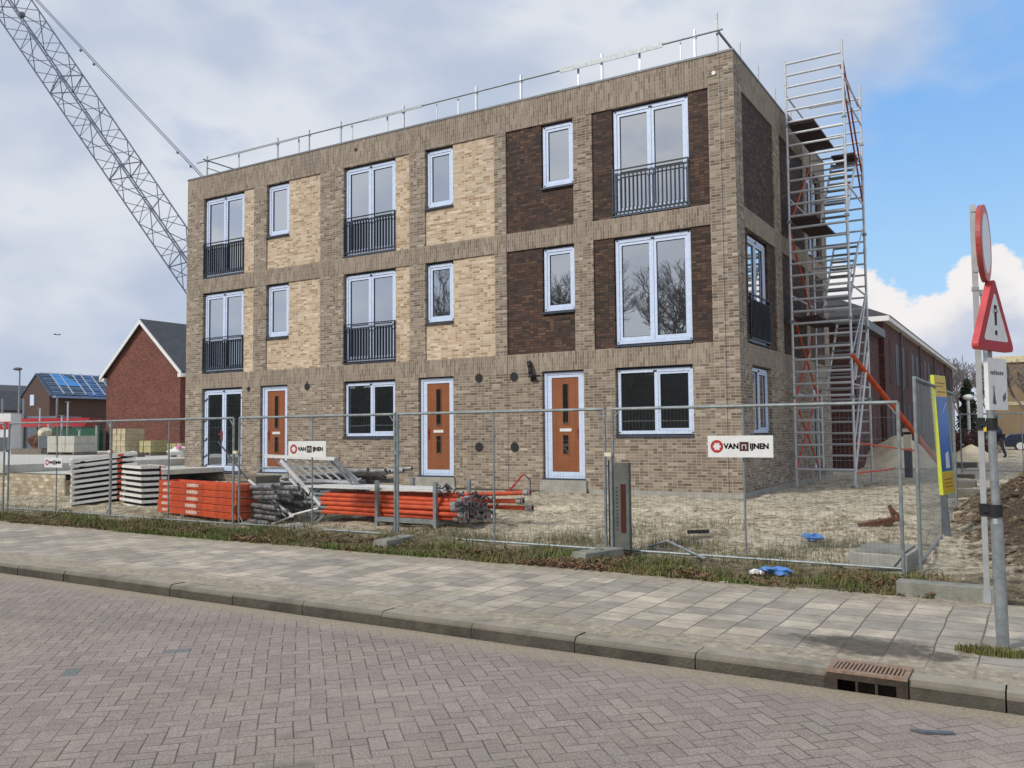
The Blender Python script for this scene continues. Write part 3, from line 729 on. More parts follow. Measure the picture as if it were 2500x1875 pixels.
p = fence_panel(5.6, -.2, 1.9); p.location = (4.05, -7.05, 0); p.rotation_euler = (0, 0, rad(90)); p['label'] = 'mesh fence panel running back from the street corner beside the yellow and blue board'
p = fence_panel(3.4, .0, 1.75); p.location = (3.2, 12.5, 0); p['label'] = 'distant mesh fence panel between the dirt and the flat roofed building'
for i, xx in enumerate((6.65, 10.1)):
    q = copy_tree(p, (xx, 12.5, 0), ['mesh fence panel at the right picture edge beyond the dug up earth', 'outermost right mesh fence panel beyond the earth mound'][i])
def foot(x, y, z, rz, label):
    r = root('concrete_block', (x, y, z), label, 'fence foot', 'concrete fence feet', rz)
    b = MB(); w = .12; L = .38; h = .13
    b.prism([(-w-.02, -L, 0), (w+.02, -L, 0), (w, -L+.03, h), (-w, -L+.03, h)], (0, 2*L-.03, 0)); ob = b.build('block', m_concd); ob.parent = r; ob.modifiers.new('b', 'BEVEL').width = .012
    b = MB(); b.tube((-.05, .02, h-.002), (-.05, .02, h+.004), .028, 12); b.tube((.05, .02, h-.002), (.05, .02, h+.004), .028, 12); o = b.build('socket', m_black); o.parent = r
foot(.30, -7.62, -.345, rad(-18), 'mossy concrete fence foot under the upright grey board')
foot(-2.95, -7.78, -.35, rad(4), 'hollow ended concrete fence foot in the grass below the small company sign')
# clamps joining the panels
for i, xx in enumerate(FJ[1:6]):
    b = MB(); b.box(xx-.05, FY-.04, .98, xx+.05, FY+.05, 1.03)
    o = b.build('fence_clamp', m_cream if i in (1, 4, 2) else m_galvd); tag(o, ['steel clamp joining the fence tubes left of the white platform stack', 'cream clamp joining the fence tubes above the white platform stack', 'cream clamp joining the fence tubes by the left front door', 'steel clamp joining the fence tubes below the middle ground floor window', 'cream clamp joining the fence tubes left of the large ground floor window'][i], 'clamp', 'clamps joining the fence panels')
# signs on the fence
def company_sign(x0, z0, w, h, label):
    s = root('company_sign', (x0+w/2, FY-.045, z0), label, 'sign', 'company signs on the fence')
    y0 = FY-.05
    b = MB(); b.box(x0, y0, z0, x0+w, y0+.006, z0+h); b.build('board', m_white, s)
    cx, cz, r = x0+w*.145, z0+h*.5, h*.30
    b = MB(); n = 28
    for i in range(n):
        a0, a1 = 2*math.pi*i/n, 2*math.pi*(i+1)/n; ri = r*.62
        P = lambda a, q: (cx+q*math.cos(a), y0-.002, cz+q*math.sin(a))
        b.add([P(a0, ri), P(a1, ri), P(a1, r), P(a0, r)], [(0, 1, 2, 3)])
    for i in range(6):
        a = math.pi/6+i*math.pi/3; b.add([P(a-.22, r*.64), P(a+.22, r*.64), P(a, r*.36)], [(0, 1, 2)])
    b.build('emblem', m_red, s, fixn=False)
    fn = lambda cxx: (lambda u, v, d: (cxx+u, y0-.0015-abs(d)*.5, cz+v))
    text('VAN', h*.34, 'lettering', m_black, s, fn(x0+w*.37), .0045)
    b = MB(); q = h*.21; c2 = x0+w*.565; b.box(c2-q, y0-.0025, cz-q, c2+q, y0-.0005, cz+q); b.build('logo_block', M('dark_red_block', rgb((70, 22, 30)), .5), s)
    b = MB(); k = q*.5; t_ = q*.16
    b.box(c2-k, y0-.004, cz-q*.6, c2-k+t_, y0-.003, cz+k*.8); b.box(c2+k-t_, y0-.004, cz-q*.6, c2+k, y0-.003, cz+k*.8); b.box(c2-k+t_, y0-.004, cz+k*.8-t_, c2+k-t_, y0-.003, cz+k*.8); b.build('logo_mark', m_white, s)
    text('IJNEN', h*.34, 'lettering', m_black, s, fn(x0+w*.795), .0045)
    return s
company_sign(1.66, .98, .82, .27, 'large white company sign with red emblem on the fence at the building corner')
company_sign(-5.72, .93, .86, .27, 'small white company sign with red emblem on the fence near the left front door')
company_sign(-12.98, .66, .64, .21, 'white company sign on the fence above the pale foundation, left of the white platform stack')

# upright board by the fence foot
r_ = root('upright_board', (.43, -7.3, -.25), 'tall grey weathered upright board with rust red slot leaning at the fence joint', 'board')
b = MB(); b.box(.31, -7.29, -.22, .345, -7.2, .93); b.build('side_strip', m_black, r_)
b = MB(); b.box(.40, -7.30, -.24, .61, -7.22, .90); b.build('board', M('weathered_grey_board', rgb((96, 98, 92)), .8, 0, .2, 4, .3), r_)
b = MB(); b.box(.495, -7.306, -.02, .565, -7.298, .62); b.build('slot', M('dark_rust_red', rgb((70, 30, 26)), .9), r_)
b = MB()
for k in range(12): b.tube((.44, -7.304, .02+k*.05), (.44, -7.298, .02+k*.05), .010, 8)
b.build('hole', m_black, r_)
b = MB(); b.tube((.365, -7.31, -.3), (.365, -7.31, .95), .022, 10); b.build('tube', m_galv, r_)

# ------------------------------------------------------------------ road signs
SQ = root('round_road_sign', (4.86, -10.36, .03), 'tall square post with round white and red sign, clamped to the round sign pole', 'road sign')
b = MB(); b.obox((4.858, -10.36, .03), (4.862, -10.36, 3.04), .04, .04, (0, 1, 0)); b.box(4.832, -10.386, .0, 4.884, -10.334, .09); b.build('post', M('pale_galvanised_post', rgb((172, 176, 176)), .5, .3, .12, 5), SQ)
b = MB(); b.obox((4.86, -10.36, 2.37), (4.86, -10.36, 2.40), .05, .05, (0, 1, 0)); b.obox((4.85, -10.37, 2.99), (4.935, -10.385, 2.99), .025, .018); b.obox((4.85, -10.37, 2.52), (4.935, -10.385, 2.52), .025, .018); b.build('bracket', m_galvd, SQ)
def sign_frame(c, n, e=0.):
    n = Vector(n).normalized(); u = Vector((0, 0, 1)).cross(n).normalized(); v = n.cross(u)
    c = Vector(c); return lambda a, b_, d=0.: c+u*a+v*b_+n*d
n1 = (math.sin(rad(85.5)), -math.cos(rad(85.5)), .0)
fm = sign_frame((4.946, -10.395, 2.724), n1)
def ring(mb, f, ri, ro, d, n=40):
    for i in range(n):
        a0, a1 = 2*math.pi*i/n, 2*math.pi*(i+1)/n
        if ri > 0: mb.add([f(ri*math.cos(a0), ri*math.sin(a0), d), f(ri*math.cos(a1), ri*math.sin(a1), d), f(ro*math.cos(a1), ro*math.sin(a1), d), f(ro*math.cos(a0), ro*math.sin(a0), d)], [(0, 1, 2, 3)])
        else: mb.add([f(0, 0, d), f(ro*math.cos(a0), ro*math.sin(a0), d), f(ro*math.cos(a1), ro*math.sin(a1), d)], [(0, 1, 2)])
b = MB(); b.prism([fm(.295*math.cos(2*math.pi*i/40), .295*math.sin(2*math.pi*i/40), -.036) for i in range(40)], Vector(n1)*.036); b.build('disc', m_orange2 if False else M('faded_red_rim', rgb((176, 70, 66)), .5), SQ)
b = MB(); ring(b, fm, 0, .23, .003); b.build('white_face', m_white, SQ, fixn=False)
b = MB(); ring(b, fm, .23, .295, .002); b.build('red_ring', M('faded_pink_red', rgb((206, 122, 118)), .6), SQ, fixn=False)

PT = root('warning_sign', (4.95, -10.38, -.33), 'round grey pole with triangular exclamation mark warning sign and white plate', 'road sign')
b = MB(); b.tube((4.95, -10.38, -.4), (4.94, -10.38, .60), .044, 20); b.build('lower_pole', m_galv, PT, smooth=False)
b = MB(); b.tube((4.94, -10.38, .60), (4.94, -10.38, .645), .044, 20, .032); b.tube((4.94, -10.38, .645), (4.92, -10.38, 2.36), .030, 18); b.tube((4.92, -10.38, 2.33), (4.92, -10.38, 2.37), .036, 18); b.build('upper_pole', m_galv, PT)
a_ = 70; n2 = (math.sin(rad(a_)), -math.cos(rad(a_)), 0); ft = sign_frame((4.985, -10.40, 1.90), n2)
def tri(s, f, z0, rr=.06):
    """rounded triangle, side s, base at z0"""
    h = s*math.sqrt(3)/2; pts = []
    C3 = [(-s/2+rr*1.732, z0+rr), (s/2-rr*1.732, z0+rr), (0, z0+h-2*rr)]
    for k, (cx, cz) in enumerate(C3):
        st = (210, 330, 90)[k]-60
        for q in range(7): a = rad(st+q*20); pts.append((cx+rr*math.cos(a), cz+rr*math.sin(a)))
    return pts
tp = tri(.66, ft, 0., .035)
b = MB(); b.prism([ft(a, c, -.05) for a, c in tp], Vector(n2)*.05); b.build('triangle_box', M('faded_red_edge', rgb((196, 72, 76)), .45), PT)
b = MB(); b.add([ft(a, c, .002) for a, c in tp], [tuple(range(len(tp)))]); b.build('red_border', m_red, PT, fixn=False)
ti = [(a, c+.072) for a, c in tri(.44, ft, 0., .02)]
b = MB(); b.add([ft(a, c, .004) for a, c in ti], [tuple(range(len(ti)))]); b.build('white_field', m_white, PT, fixn=False)
b = MB(); b.add([ft(a, c, .006) for a, c in ((-.016, .19), (.016, .19), (.024, .345), (-.024, .345))], [(0, 1, 2, 3)])
b.add([ft(.021*math.cos(i*math.pi/6), .135+.021*math.sin(i*math.pi/6), .006) for i in range(12)], [tuple(range(12))]); b.build('exclamation_mark', m_black, PT, fixn=False)
b = MB(); fp = sign_frame((4.985, -10.40, 1.87), n2)
b.prism([fp(-.16, -.42, -.03), fp(.17, -.42, -.03), fp(.17, -.03, -.03), fp(-.16, -.03, -.03)], Vector(n2)*.03); b.build('text_plate', m_white, PT)
b = MB()
def q4(a0, c0, a1, c1): b.add([fp(a0, c0, .002), fp(a1, c0, .002), fp(a1, c1, .002), fp(a0, c1, .002)], [(0, 1, 2, 3)])
x_ = -.12
for w in (.018, .03, .022, .03, .02, .03, .03): q4(x_, -.155, x_+w*.8, -.12-.012*R()); x_ += w+.008
b.build('text_line', M('faded_black_print', rgb((86, 88, 94)), .6), PT, fixn=False)
b = MB(); b.add([fp(-.10, -.37, .002), fp(-.04, -.38, .002), (fp(-.07, -.26, .002))], [(0, 1, 2)]); q4(-.08, -.30, -.065, -.24); b.build('pictogram', bpy.data.materials['faded_black_print'], PT, fixn=False)
b = MB(); b.add([fp(.09, -.36, .002), fp(.14, -.33, .002), fp(.13, -.28, .002), fp(.08, -.32, .002)], [(0, 1, 2, 3)]); b.build('pictogram', bpy.data.materials['faded_black_print'], PT, fixn=False)
b = MB()
for zz in (1.40, 2.2): b.obox((4.92, -10.38, zz), (5.0, -10.40, zz), .06, .02)
b.build('bracket', m_galvd, PT)
for zz, s_ in ((1.35, 'upper'), (.70, 'lower')):
    c = root('pole_clamp', (4.89, -10.37, zz), f'{s_} black rubber clamp tying the square post to the round sign pole', 'clamp', 'black clamps between the two sign posts')
    b = MB(); b.box(4.855, -10.405, zz-.02, 4.94, -10.335, zz+.02); b.build('strap', m_black, c)
    b = MB(); b.box(4.828, -10.392, zz-.045, 4.89, -10.328, zz+.045); b.build('square_collar', m_black, c)
    b = MB(); b.tube((4.935, -10.38, zz-.05), (4.935, -10.38, zz+.04), .040 if zz > 1 else .05, 14); b.build('round_collar', m_black, c)
    if zz > 1: b = MB(); b.box(4.88, -10.425, zz-.06, 4.90, -10.405, zz-.03); b.build('yellow_tag', m_yel, c)
# concrete beam carrying the square post
b = MB(); b.prism([(3.98, -8.50, -.36), (3.98, -8.30, -.36), (3.98, -8.30, -.19), (3.98, -8.50, -.19)], (.94, -.02, 0)); o = b.build('concrete_beam', m_concd, bevel=.01)
tag(o, 'long mossy concrete beam lying at the pavement edge behind the sign pole', 'beam')

# utility post, advertising board, concrete box
r_ = root('utility_post', (2.12, 9.0, -.1), 'short dark post with cream cap behind the fence corner', 'post')
b = MB(); b.box(2.02, 8.95, -.1, 2.22, 9.1, .75); b.build('post', m_grey, r_); b = MB(); b.box(2.02, 8.94, .75, 2.22, 9.1, 1.15); b.box(2.0, 8.93, 1.22, 2.24, 9.11, 1.32); b.build('cap', m_cream, r_); b = MB(); b.box(2.03, 8.95, 1.15, 2.21, 9.09, 1.22); b.build('band', m_black, r_)
AB = root('advertising_board', (4.1, -4.2, -.25), 'narrow yellow and blue advertising board on a dark post behind the fence', 'sign')
n3 = (math.sin(rad(79)), -math.cos(rad(79)), 0); _fa = sign_frame((4.12, -4.30, .40), n3); V3 = Vector(n3)
fa = lambda a, b_, d=0.: _fa(a, b_, d)-Vector((.04*b_, 0, 0))
b = MB(); b.obox((4.13, -4.30, -.35), (3.99, -4.30, 2.02), .08, .08, (0, 1, 0)); b.build('post', m_grey, AB)
b = MB(); b.prism([fa(-.30, 0), fa(.26, 0), fa(.22, 1.66), fa(-.30, 1.66)], V3*.05); b.build('panel', m_yelg, AB)
def qa(name, m, a0, c0, a1, c1, d=.052):
    b = MB(); b.add([fa(a0, c0, d), fa(a1, c0, d), fa(a1, c1, d), fa(a0, c1, d)], [(0, 1, 2, 3)]); b.build(name, m, AB, fixn=False)
qa('blue_field', m_sblue, -.28, .32, .22, 1.36); qa('yellow_field', m_yel, -.28, 1.36, .22, 1.64); qa('yellow_field', m_yel, -.28, .02, .25, .30)
b = MB()
for (a0, c0, a1, c1) in ((-.22, 1.545, .15, 1.56), (-.22, 1.50, .08, 1.513), (-.22, 1.42, .15, 1.435)):
    b.add([fa(a0, c0, .054), fa(a1, c0, .054), fa(a1, c1, .054), fa(a0, c1, .054)], [(0, 1, 2, 3)])
b.build('text_lines', M('brown_print', rgb((150, 98, 50)), .6), AB, fixn=False)
b = MB()
for (a0, c0, a1, c1) in ((-.2, .20, .16, .215), (-.2, .15, .12, .163), (-.2, .10, .15, .113)): b.add([fa(a0, c0, .054), fa(a1, c0, .054), fa(a1, c1, .054), fa(a0, c1, .054)], [(0, 1, 2, 3)])
b.build('lower_text_lines', bpy.data.materials['brown_print'], AB, fixn=False)
b = MB(); b.add([fa(-.1, .36, .054), fa(.1, .36, .054), fa(.06, .60, .054), fa(-.08, .56, .054)], [(0, 1, 2, 3)]); b.build('picture_mark', m_white, AB, fixn=False); b = MB(); b.add([fa(-.05, 1.12, .054), fa(.14, 1.26, .054), fa(.16, 1.30, .054), fa(-.02, 1.16, .054)], [(0, 1, 2, 3)]); b.build('picture_mark', m_white, AB, fixn=False)
b = MB(); b.prism([(3.28, -7.02, -.4), (3.92, -7.12, -.4), (3.97, -6.1, -.4), (3.33, -6.05, -.4)], (0, 0, .27)); o = b.build('concrete_box', m_conc, bevel=.012); tag(o, 'low square concrete manhole box behind the fence corner', 'manhole box')
b = MB(); b.prism([(3.34, -6.95, -.128), (3.87, -7.03, -.128), (3.91, -6.2, -.128), (3.38, -6.13, -.128)], (0, 0, .02)); o2 = b.build('lid', m_concd, o)

# ------------------------------------------------------------------ building materials behind the fence
def at_root(name, loc, label, cat, group, rz): return root(name, loc, label, cat, group, rz)
# white platform stack
plat = at_root('scaffold_platform', (0, 0, 0), 'x', 'scaffold platform', 'white aluminium platforms stacked behind the fence', 0)
b = MB()
L_, W_ = 1.40, 1.5
b.box(0, 0, 0, L_, .035, .062); b.box(0, W_-.035, 0, L_, W_, .062); b.box(0, .035, 0, .035, W_-.035, .062); b.box(L_-.035, .035, 0, L_, W_-.035, .062)
b.build('frame', M('white_aluminium', rgb((236, 236, 230)), .5, .0, .08, 4), plat)
b = MB(); b.box(.035, .035, .02, L_-.035, W_-.035, .055); b.build('board', M('bleached_board', rgb((176, 170, 156)), .85, 0, .2, 5), plat)
b = MB(); [b.box(x_, .1, -.06, x_+.08, W_-.1, 0) for x_ in (.2, 1.1)]; b.build('spacer', m_black, plat)
b = MB(); b.box(.98, -.004, .0, 1.1, -.001, .062); b.build('strap', m_orange2, plat)
ang = rad(58); TL_ = rad(-6.5)
for k in range(9):
    z = -.28+k*.122
    jx, jy = U(-.03, .03), U(-.03, .03)
    lb = 'topmost white platform of the long stack left of the orange panels' if k == 8 else ('lowest white platform of the long stack, resting on the ground' if k == 0 else 'white platform in the middle of the long stack left of the orange panels')
    z += .02
    if k == 0: o = plat; o.location = (-13.73, -6.14, z); o['label'] = lb
    else: o = copy_tree(plat, (-13.73+jx*.6, -6.14+jy*.6, z), lb)
    o.rotation_euler = (0, TL_, ang+U(-.012, .012))
for k in range(8):
    z = -.3+k*.125; lb = 'topmost platform of the short grey stack between the white stack and orange panels' if k == 7 else ('lowest platform of the short grey stack between white stack and orange panels' if k == 0 else 'middle platform of the short grey stack between white stack and orange panels')
    c = copy_tree(plat, (-11.62-.035*k, -5.80+.02*k, z), lb, rad(72)+U(-.02, .02)); c.scale = (.40, 1.0, 1)
# orange guard panels
gp = at_root('guard_panel', (0, 0, 0), 'x', 'guard panel', 'orange guard panels stacked behind the fence', 0)
b = MB(); b.box(0, 0, 0, 3.0, .04, .118); b.box(0, .40, 0, 3.0, .44, .118); b.box(0, .04, 0, .04, .40, .118); b.box(2.96, .04, 0, 3.0, .40, .118); b.box(.1, -.006, .03, 2.9, 0, .05); b.box(.1, -.006, .075, 2.9, 0, .09); b.box(.04, .04, .03, 2.96, .40, .045); b.build('panel', m_orange, gp)
b = MB(); b.box(.2, -.009, .035, .5, -.0065, .085); b.box(1.18, -.009, .03, 1.62, -.0065, .09); b.build('label_sticker', M('worn_white_sticker', rgb((214, 190, 176)), .6, 0, .2, 14), gp)
for k in range(5):
    z = -.24+k*.13
    lb = 'topmost orange guard panel of the stack behind the fence' if k == 4 else ('lowest orange guard panel of the stack, raised on a wooden bearer' if k == 0 else 'orange guard panel within the stack behind the fence')
    if k == 0: o = gp; o.location = (-10.26, -6.40, z); o.rotation_euler = (0, 0, rad(-10.5)); o['label'] = lb
    else: copy_tree(gp, (-10.26+U(-.03, .03), -6.40+U(-.015, .015), z), lb, rad(-10.5)+U(-.006, .006))
for xx in (-9.3, -7.8):
    b = MB(); b.box(xx, -6.9 if xx > -8 else -6.6, -.42, xx+.12, -5.3, -.245); tag(b.build('wooden_bearer', m_wood), 'left wooden bearer under the orange guard panels' if xx < -8.5 else 'right wooden bearer under the orange guard panels', 'bearer', 'bearers under the orange guard panels')
# grey steel tubes
tube0 = at_root('scaffold_tube', (0, 0, 0), 'x', 'scaffold tube', 'grey scaffold tubes piled behind the fence', 0)
b = MB(); b.tube((0, 0, 0), (2.3, 0, 0), .045, 12, caps=False); b.tube((.02, 0, 0), (2.28, 0, 0), .040, 12); b.build('pipe', M('scuffed_steel_tube', rgb((152, 152, 150)), .5, .35, .25, 9, col2=rgb((104, 104, 106))), tube0)
b = MB(); b.tube((.05, 0, 0), (.14, 0, 0), .056, 12); b.build('coupler', m_galv, tube0)
first = True
for row in range(7):
    for c in range(5):
        x = -9.35+.25*row+U(-.12, .1); y = -5.2+c*.2+U(-.04, .04); z = -.16+row*.098+U(-.01, .01)
        lb = 'grey scaffold tube on top of the pile below the left front door' if row == 6 else 'grey scaffold tube within the pile below the left front door'
        if first: o = tube0; o.location = (x, y, z); first = False; o['label'] = lb; o.rotation_euler = (0, rad(-3), rad(4))
        else: o = copy_tree(tube0, (x, y, z), lb); o.rotation_euler = (0, rad(U(-6, 0)), rad(U(-2, 14)))
for row in range(7):
    for c in range(3):
        o = copy_tree(tube0, (-7.75+U(-.1, .1)+.0, -6.55+c*.3+U(-.03, .03), -.27+row*.1), 'grey scaffold tube end sticking out right of the orange guard panels')
        o.rotation_euler = (0, rad(U(-3, 3)), rad(U(-14, -6))); o.scale = (.55, 1, 1)
b = MB(); b.prism([(-9.2, -4.9, .58), (-7.6, -5.0, .60), (-7.1, -4.0, .60), (-8.8, -3.9, .58)], (0, 0, .03)); tag(b.build('grey_sheet', m_galvd), 'flat grey sheet lying on the scaffold tube pile', 'sheet')
b = MB(); b.box(-8.6, -6.1, .46, -7.75, -5.4, .50); b.box(-7.85, -6.12, .36, -7.7, -5.5, .5); tag(b.build('wooden_board', m_wood), 'brown wooden board on the pile beside the orange guard panels', 'board')
# tipped aluminium trestle
TR = root('tipped_trestle', (-6.7, -5.9, -.2), 'tipped white aluminium trestle frame with slanting slats on the tube pile', 'trestle')
Yt = -5.95
b = MB(); b.obox((-7.62, Yt, .90), (-5.80, Yt, .86), .08, .06); b.build('top_beam', m_white, TR)
for k in range(8):
    x = -7.45+k*.22; b = MB(); b.obox((x, Yt+.03, .87), (x+.45, Yt+.25, .46), .035, .03); b.build('slat', m_alu, TR)
b = MB(); b.obox((-7.2, Yt+.25, .45), (-5.55, Yt+.28, .42), .04, .05); b.build('lower_beam', m_alu, TR)
b = MB(); b.obox((-5.80, Yt, .85), (-5.32, Yt+.3, .22), .04, .06); b.obox((-5.98, Yt+.05, .84), (-5.5, Yt+.35, .22), .03, .05); b.build('leg', m_galv, TR)
b = MB(); b.obox((-7.15, Yt-.05, .82), (-6.02, Yt-.15, .02), .04, .055); b.obox((-6.95, Yt-.02, .48), (-6.1, Yt-.1, -.1), .025, .035); b.build('leg', m_white, TR)
b = MB(); b.obox((-6.0, Yt-.1, .12), (-6.45, Yt-.2, -.28), .04, .05); b.obox((-5.9, Yt, .14), (-6.3, Yt-.1, -.3), .04, .05); b.obox((-5.65, Yt, .16), (-6.15, Yt-.1, -.3), .05, .05); b.build('foot_frame', m_galvd, TR)
r_ = root('leaning_strut', (-6.9, -6.5, -.3), 'long thin strut leaning from the fence down to the white plank', 'strut')
b = MB(); b.tube((-7.80, -6.95, 1.2), (-7.25, -6.7, .48), .014); b.build('upper_tube', m_grey, r_)
b = MB(); b.tube((-7.25, -6.7, .48), (-6.36, -6.45, -.18), .024); b.tube((-7.0, -6.62, .25), (-6.5, -6.5, -.18), .012); b.build('lower_tube', m_white, r_)
b = MB(); b.tube((-6.36, -6.45, -.16), (-6.75, -6.8, -.36), .018); b.tube((-6.45, -6.45, -.16), (-5.9, -6.3, -.02), .018); b.build('foot', m_white, r_)
b = MB(); b.prism([(-6.25, -6.95, -.31), (-5.05, -7.05, -.34), (-5.0, -6.80, -.33), (-6.1, -6.6, -.30)], (0, 0, .045)); tag(b.build('white_plank', m_white), 'white plank lying on the ground in front of the trestle', 'plank')
# orange props in a steel rack
RK = root('steel_rack', (-4, -6, -.3), 'low galvanised steel rack holding the orange props behind the fence', 'rack')
for (x, y) in ((-4.6, -6.2), (-3.35, -6.2), (-4.6, -5.2), (-3.35, -5.2)):
    b = MB(); b.obox((x, y, -.4), (x, y, .50), .06, .06, (0, 1, 0)); b.build('post', m_galvd, RK)
b = MB()
for y in (-6.2, -5.2): b.box(-4.57, y-.03, -.2, -3.38, y+.03, -.12)
for x in (-4.6, -3.35): b.box(x-.03, -6.17, -.22, x+.03, -5.23, -.15)
b.build('base_frame', m_galvd, RK)
pr = at_root('orange_prop', (0, 0, 0), 'x', 'prop', 'orange steel props lying in the rack', 0)
b = MB(); b.tube((0, 0, 0), (3.1, 0, 0), .038, 12); b.build('tube', m_orange, pr)
b = MB(); b.tube((.0, 0, 0), (-.35, 0, 0), .028, 10); b.tube((-.36, 0, 0), (-.35, 0, 0), .06, 10); b.build('inner_tube', m_galvd, pr)
b = MB(); b.tube((2.95, 0, 0), (3.05, 0, 0), .052, 10); b.box(3.09, -.06, -.06, 3.1, .06, .06); b.build('collar', m_galv, pr)
first = True
for row in range(5):
    for c in range(4):
        x = -5.95+.0*c+U(-.12, .14)+row*-.03; y = -6.08+c*.2+U(-.02, .02); z = -.1+row*.078
        lb = 'orange prop at the top layer of the steel rack' if row == 4 else 'orange prop lying within the steel rack'
        if first: o = pr; o.location = (x, y, z); first = False; o['label'] = lb
        else: o = copy_tree(pr, (x, y, z), lb)
        o.rotation_euler = (0, rad(U(-.6, .6)), rad(U(-1.5, 1.5)))
for k, (x, y, z, rz, ry) in enumerate(((-4.5, -5.7, .13, 6, -1), (-4.4, -5.5, .05, 4, 0), (-4.3, -5.9, .20, 9, -3))):
    o = copy_tree(pr, (x, y, z), ['orange prop sticking out at the right end of the rack', 'lower orange prop sticking out right of the rack', 'orange prop lying askew over the right end of the rack'][k]); o.rotation_euler = (0, rad(ry), rad(rz)); o.scale = (.78, 1, 1)
for k in range(3):
    b = MB(); b.box(-6.35+.1*k, -6.15+k*.24, .335, -3.25-.1*k, -5.95+k*.24, .375)
    tag(b.build('white_board', m_white), ['front white board laid on top of the orange props', 'middle white board laid on top of the orange props', 'rear white board laid on top of the orange props'][k], 'board', 'white boards on the orange props')
b = MB()
for k in range(34):
    p = Vector((U(-2.95, -2.35), U(-6.3, -5.6), U(-.05, .32)))
    d = Vector((U(-1, 1), U(-1, 1), U(-1, 1))).normalized()*.07; b.tube(p-d, p+d, U(.012, .024), 6)
    if k % 3 == 0: b.ico(p, .045, 1, (1, 1, .7), .4)
for k in range(14):
    p = Vector((U(-3.5, -3.2), U(-6.2, -5.8), U(.28, .42))); d = Vector((U(-1, 1), U(-1, 1), U(-1, 1))).normalized()*.07; b.tube(p-d, p+d, U(.012, .02), 6)
tag(b.build('coupler_heap', M('oily_couplers', rgb((84, 82, 84)), .5, .5, .35, 12)), 'heap of dark metal scaffold couplers on the right end of the orange props', 'couplers', kind='stuff')
r_ = root('bent_red_bar', (-5.1, -.6, -.1), 'bent red steel bar standing against the wall between the middle and right doors', 'bar')
b = MB(); b.tube((-5.35, -.7, -.12), (-5.0, -.55, .32), .022); b.tube((-5.0, -.55, .32), (-4.93, -.55, .33), .022); b.build('red_bar', m_red, r_); b = MB(); b.path([(-4.93, -.55, .33), (-4.82, -.5, .2), (-4.82, -.5, -.02)], .018); b.build('dark_bar', m_grey, r_)

# small litter and debris
def crumple(name, c, r, m, label, cat, sq=(1, .8, .5)):
    b = MB(); c = Vector(c); b.ico(c, r, 3, sq, .9); 
    tag(b.build(name, m), label, cat)
crumple('plastic_sheet', (2.51, -5.35, -.18), .11, m_bplast, 'crumpled blue plastic lying on the sandy ground behind the fence', 'plastic')
crumple('plastic_sheet', (2.62, -7.75, -.30), .13, m_bplast, 'torn blue and white plastic in the grass under the fence', 'plastic', (1.2, .6, .35))
crumple('white_scrap', (2.42, -7.85, -.31), .07, m_white, 'small white scrap beside the blue plastic in the grass', 'scrap', (1.1, .6, .4))
r_ = root('rusty_scrap', (3.2, -3.7, -.2), 'rusty brown iron scrap lying on the sand left of the corner post', 'scrap')
b = MB(); b.obox((2.9, -3.9, -.16), (3.3, -3.65, -.08), .14, .09); b.obox((3.0, -3.7, -.12), (3.45, -3.6, -.04), .08, .07); b.build('plate', m_rust, r_); b = MB(); b.tube((3.35, -3.62, -.06), (3.28, -3.6, .16), .03); b.tube((3.3, -3.62, .12), (3.42, -3.6, -.02), .025); b.build('lug', m_rust, r_)
b = MB(); b.obox((.80, -5.62, -.17), (1.1, -5.55, -.15), .06, .05); tag(b.build('dark_offcut', m_black), 'small black offcut on the sand right of the upright board', 'offcut')
b = MB(); b.path([(.65, -6.75, -.26), (.95, -6.85, -.15), (1.65, -7.35, -.28)], .018); tag(b.build('grey_pipe', m_galv), 'bent grey pipe lying in the weeds behind the fence bottom', 'pipe')
b = MB(); b.prism([(4.52, -12.25, -.445), (4.60, -12.27, -.445), (4.75, -12.20, -.445), (4.74, -12.17, -.445), (4.62, -12.22, -.445)], (0, 0, .012)); tag(b.build('flattened_litter', m_grey), 'flattened grey scrap lying on the street near the gully', 'litter')
for k, y in enumerate((1.5, 5.0, 9.2, 15.5)):
    x0_, x1_ = (3.62, 4.28) if k == 0 else ((3.25, 4.0) if k == 1 else ((2.95, 3.75) if k == 2 else (2.6, 3.5)))
    b = MB(); b.box(x0_, y, gz(4, y)-.05, x1_, y+.5, gz(4, y)+.14); o = b.build('concrete_slab', M('dark_slab', rgb((104, 100, 92)), .9, 0, .2, 4, .4), bevel=.01)
    tag(o, ['nearest dark concrete slab in the row behind the advertising board', 'second dark concrete slab behind the advertising board', 'third dark concrete slab in the row behind the advertising board', 'farthest dark concrete slab before the sand heap'][k], 'slab', 'concrete slabs lying in a row')
def heap(name, cx, cy, rx, ry, h, m, label, cat):
    n = 36; rings = 16; vs = [(cx, cy, gz(cx, cy)+h)]; fs = []
    for j in range(1, rings+1):
        for i in range(n):
            a = 2*math.pi*i/n; q = j/rings; k = 1+.18*noise.noise(Vector((math.cos(a)*1.5+cx, math.sin(a)*1.5, q)))
            x = cx+rx*q*k*math.cos(a); y = cy+ry*q*k*math.sin(a)
            vs.append((x, y, gz(x, y)-.06+(h+.06)*(1-sst(0, 1, q**.85))+.05*fb(x, y, 2)*(1-q)))
    for i in range(n): fs.append((0, 1+i, 1+(i+1) % n))
    for j in range(rings-1):
        for i in range(n):
            a, b_ = 1+j*n+i, 1+j*n+(i+1) % n; fs.append((a, a+n, b_+n, b_))
    mb = MB(); mb.add(vs, fs); tag(mb.build(name, m, smooth=True), label, cat)
heap('sand_heap', .95, 16.2, 2.3, 2.0, 1.1, m_sand, 'pale sand heap in front of the dark red brick row behind the scaffold', 'sand heap')
heap('sand_heap', 3.1, 20.5, 1.3, 2.2, .62, m_sand, 'low pale sand heap behind the concrete slabs on the right', 'sand heap')

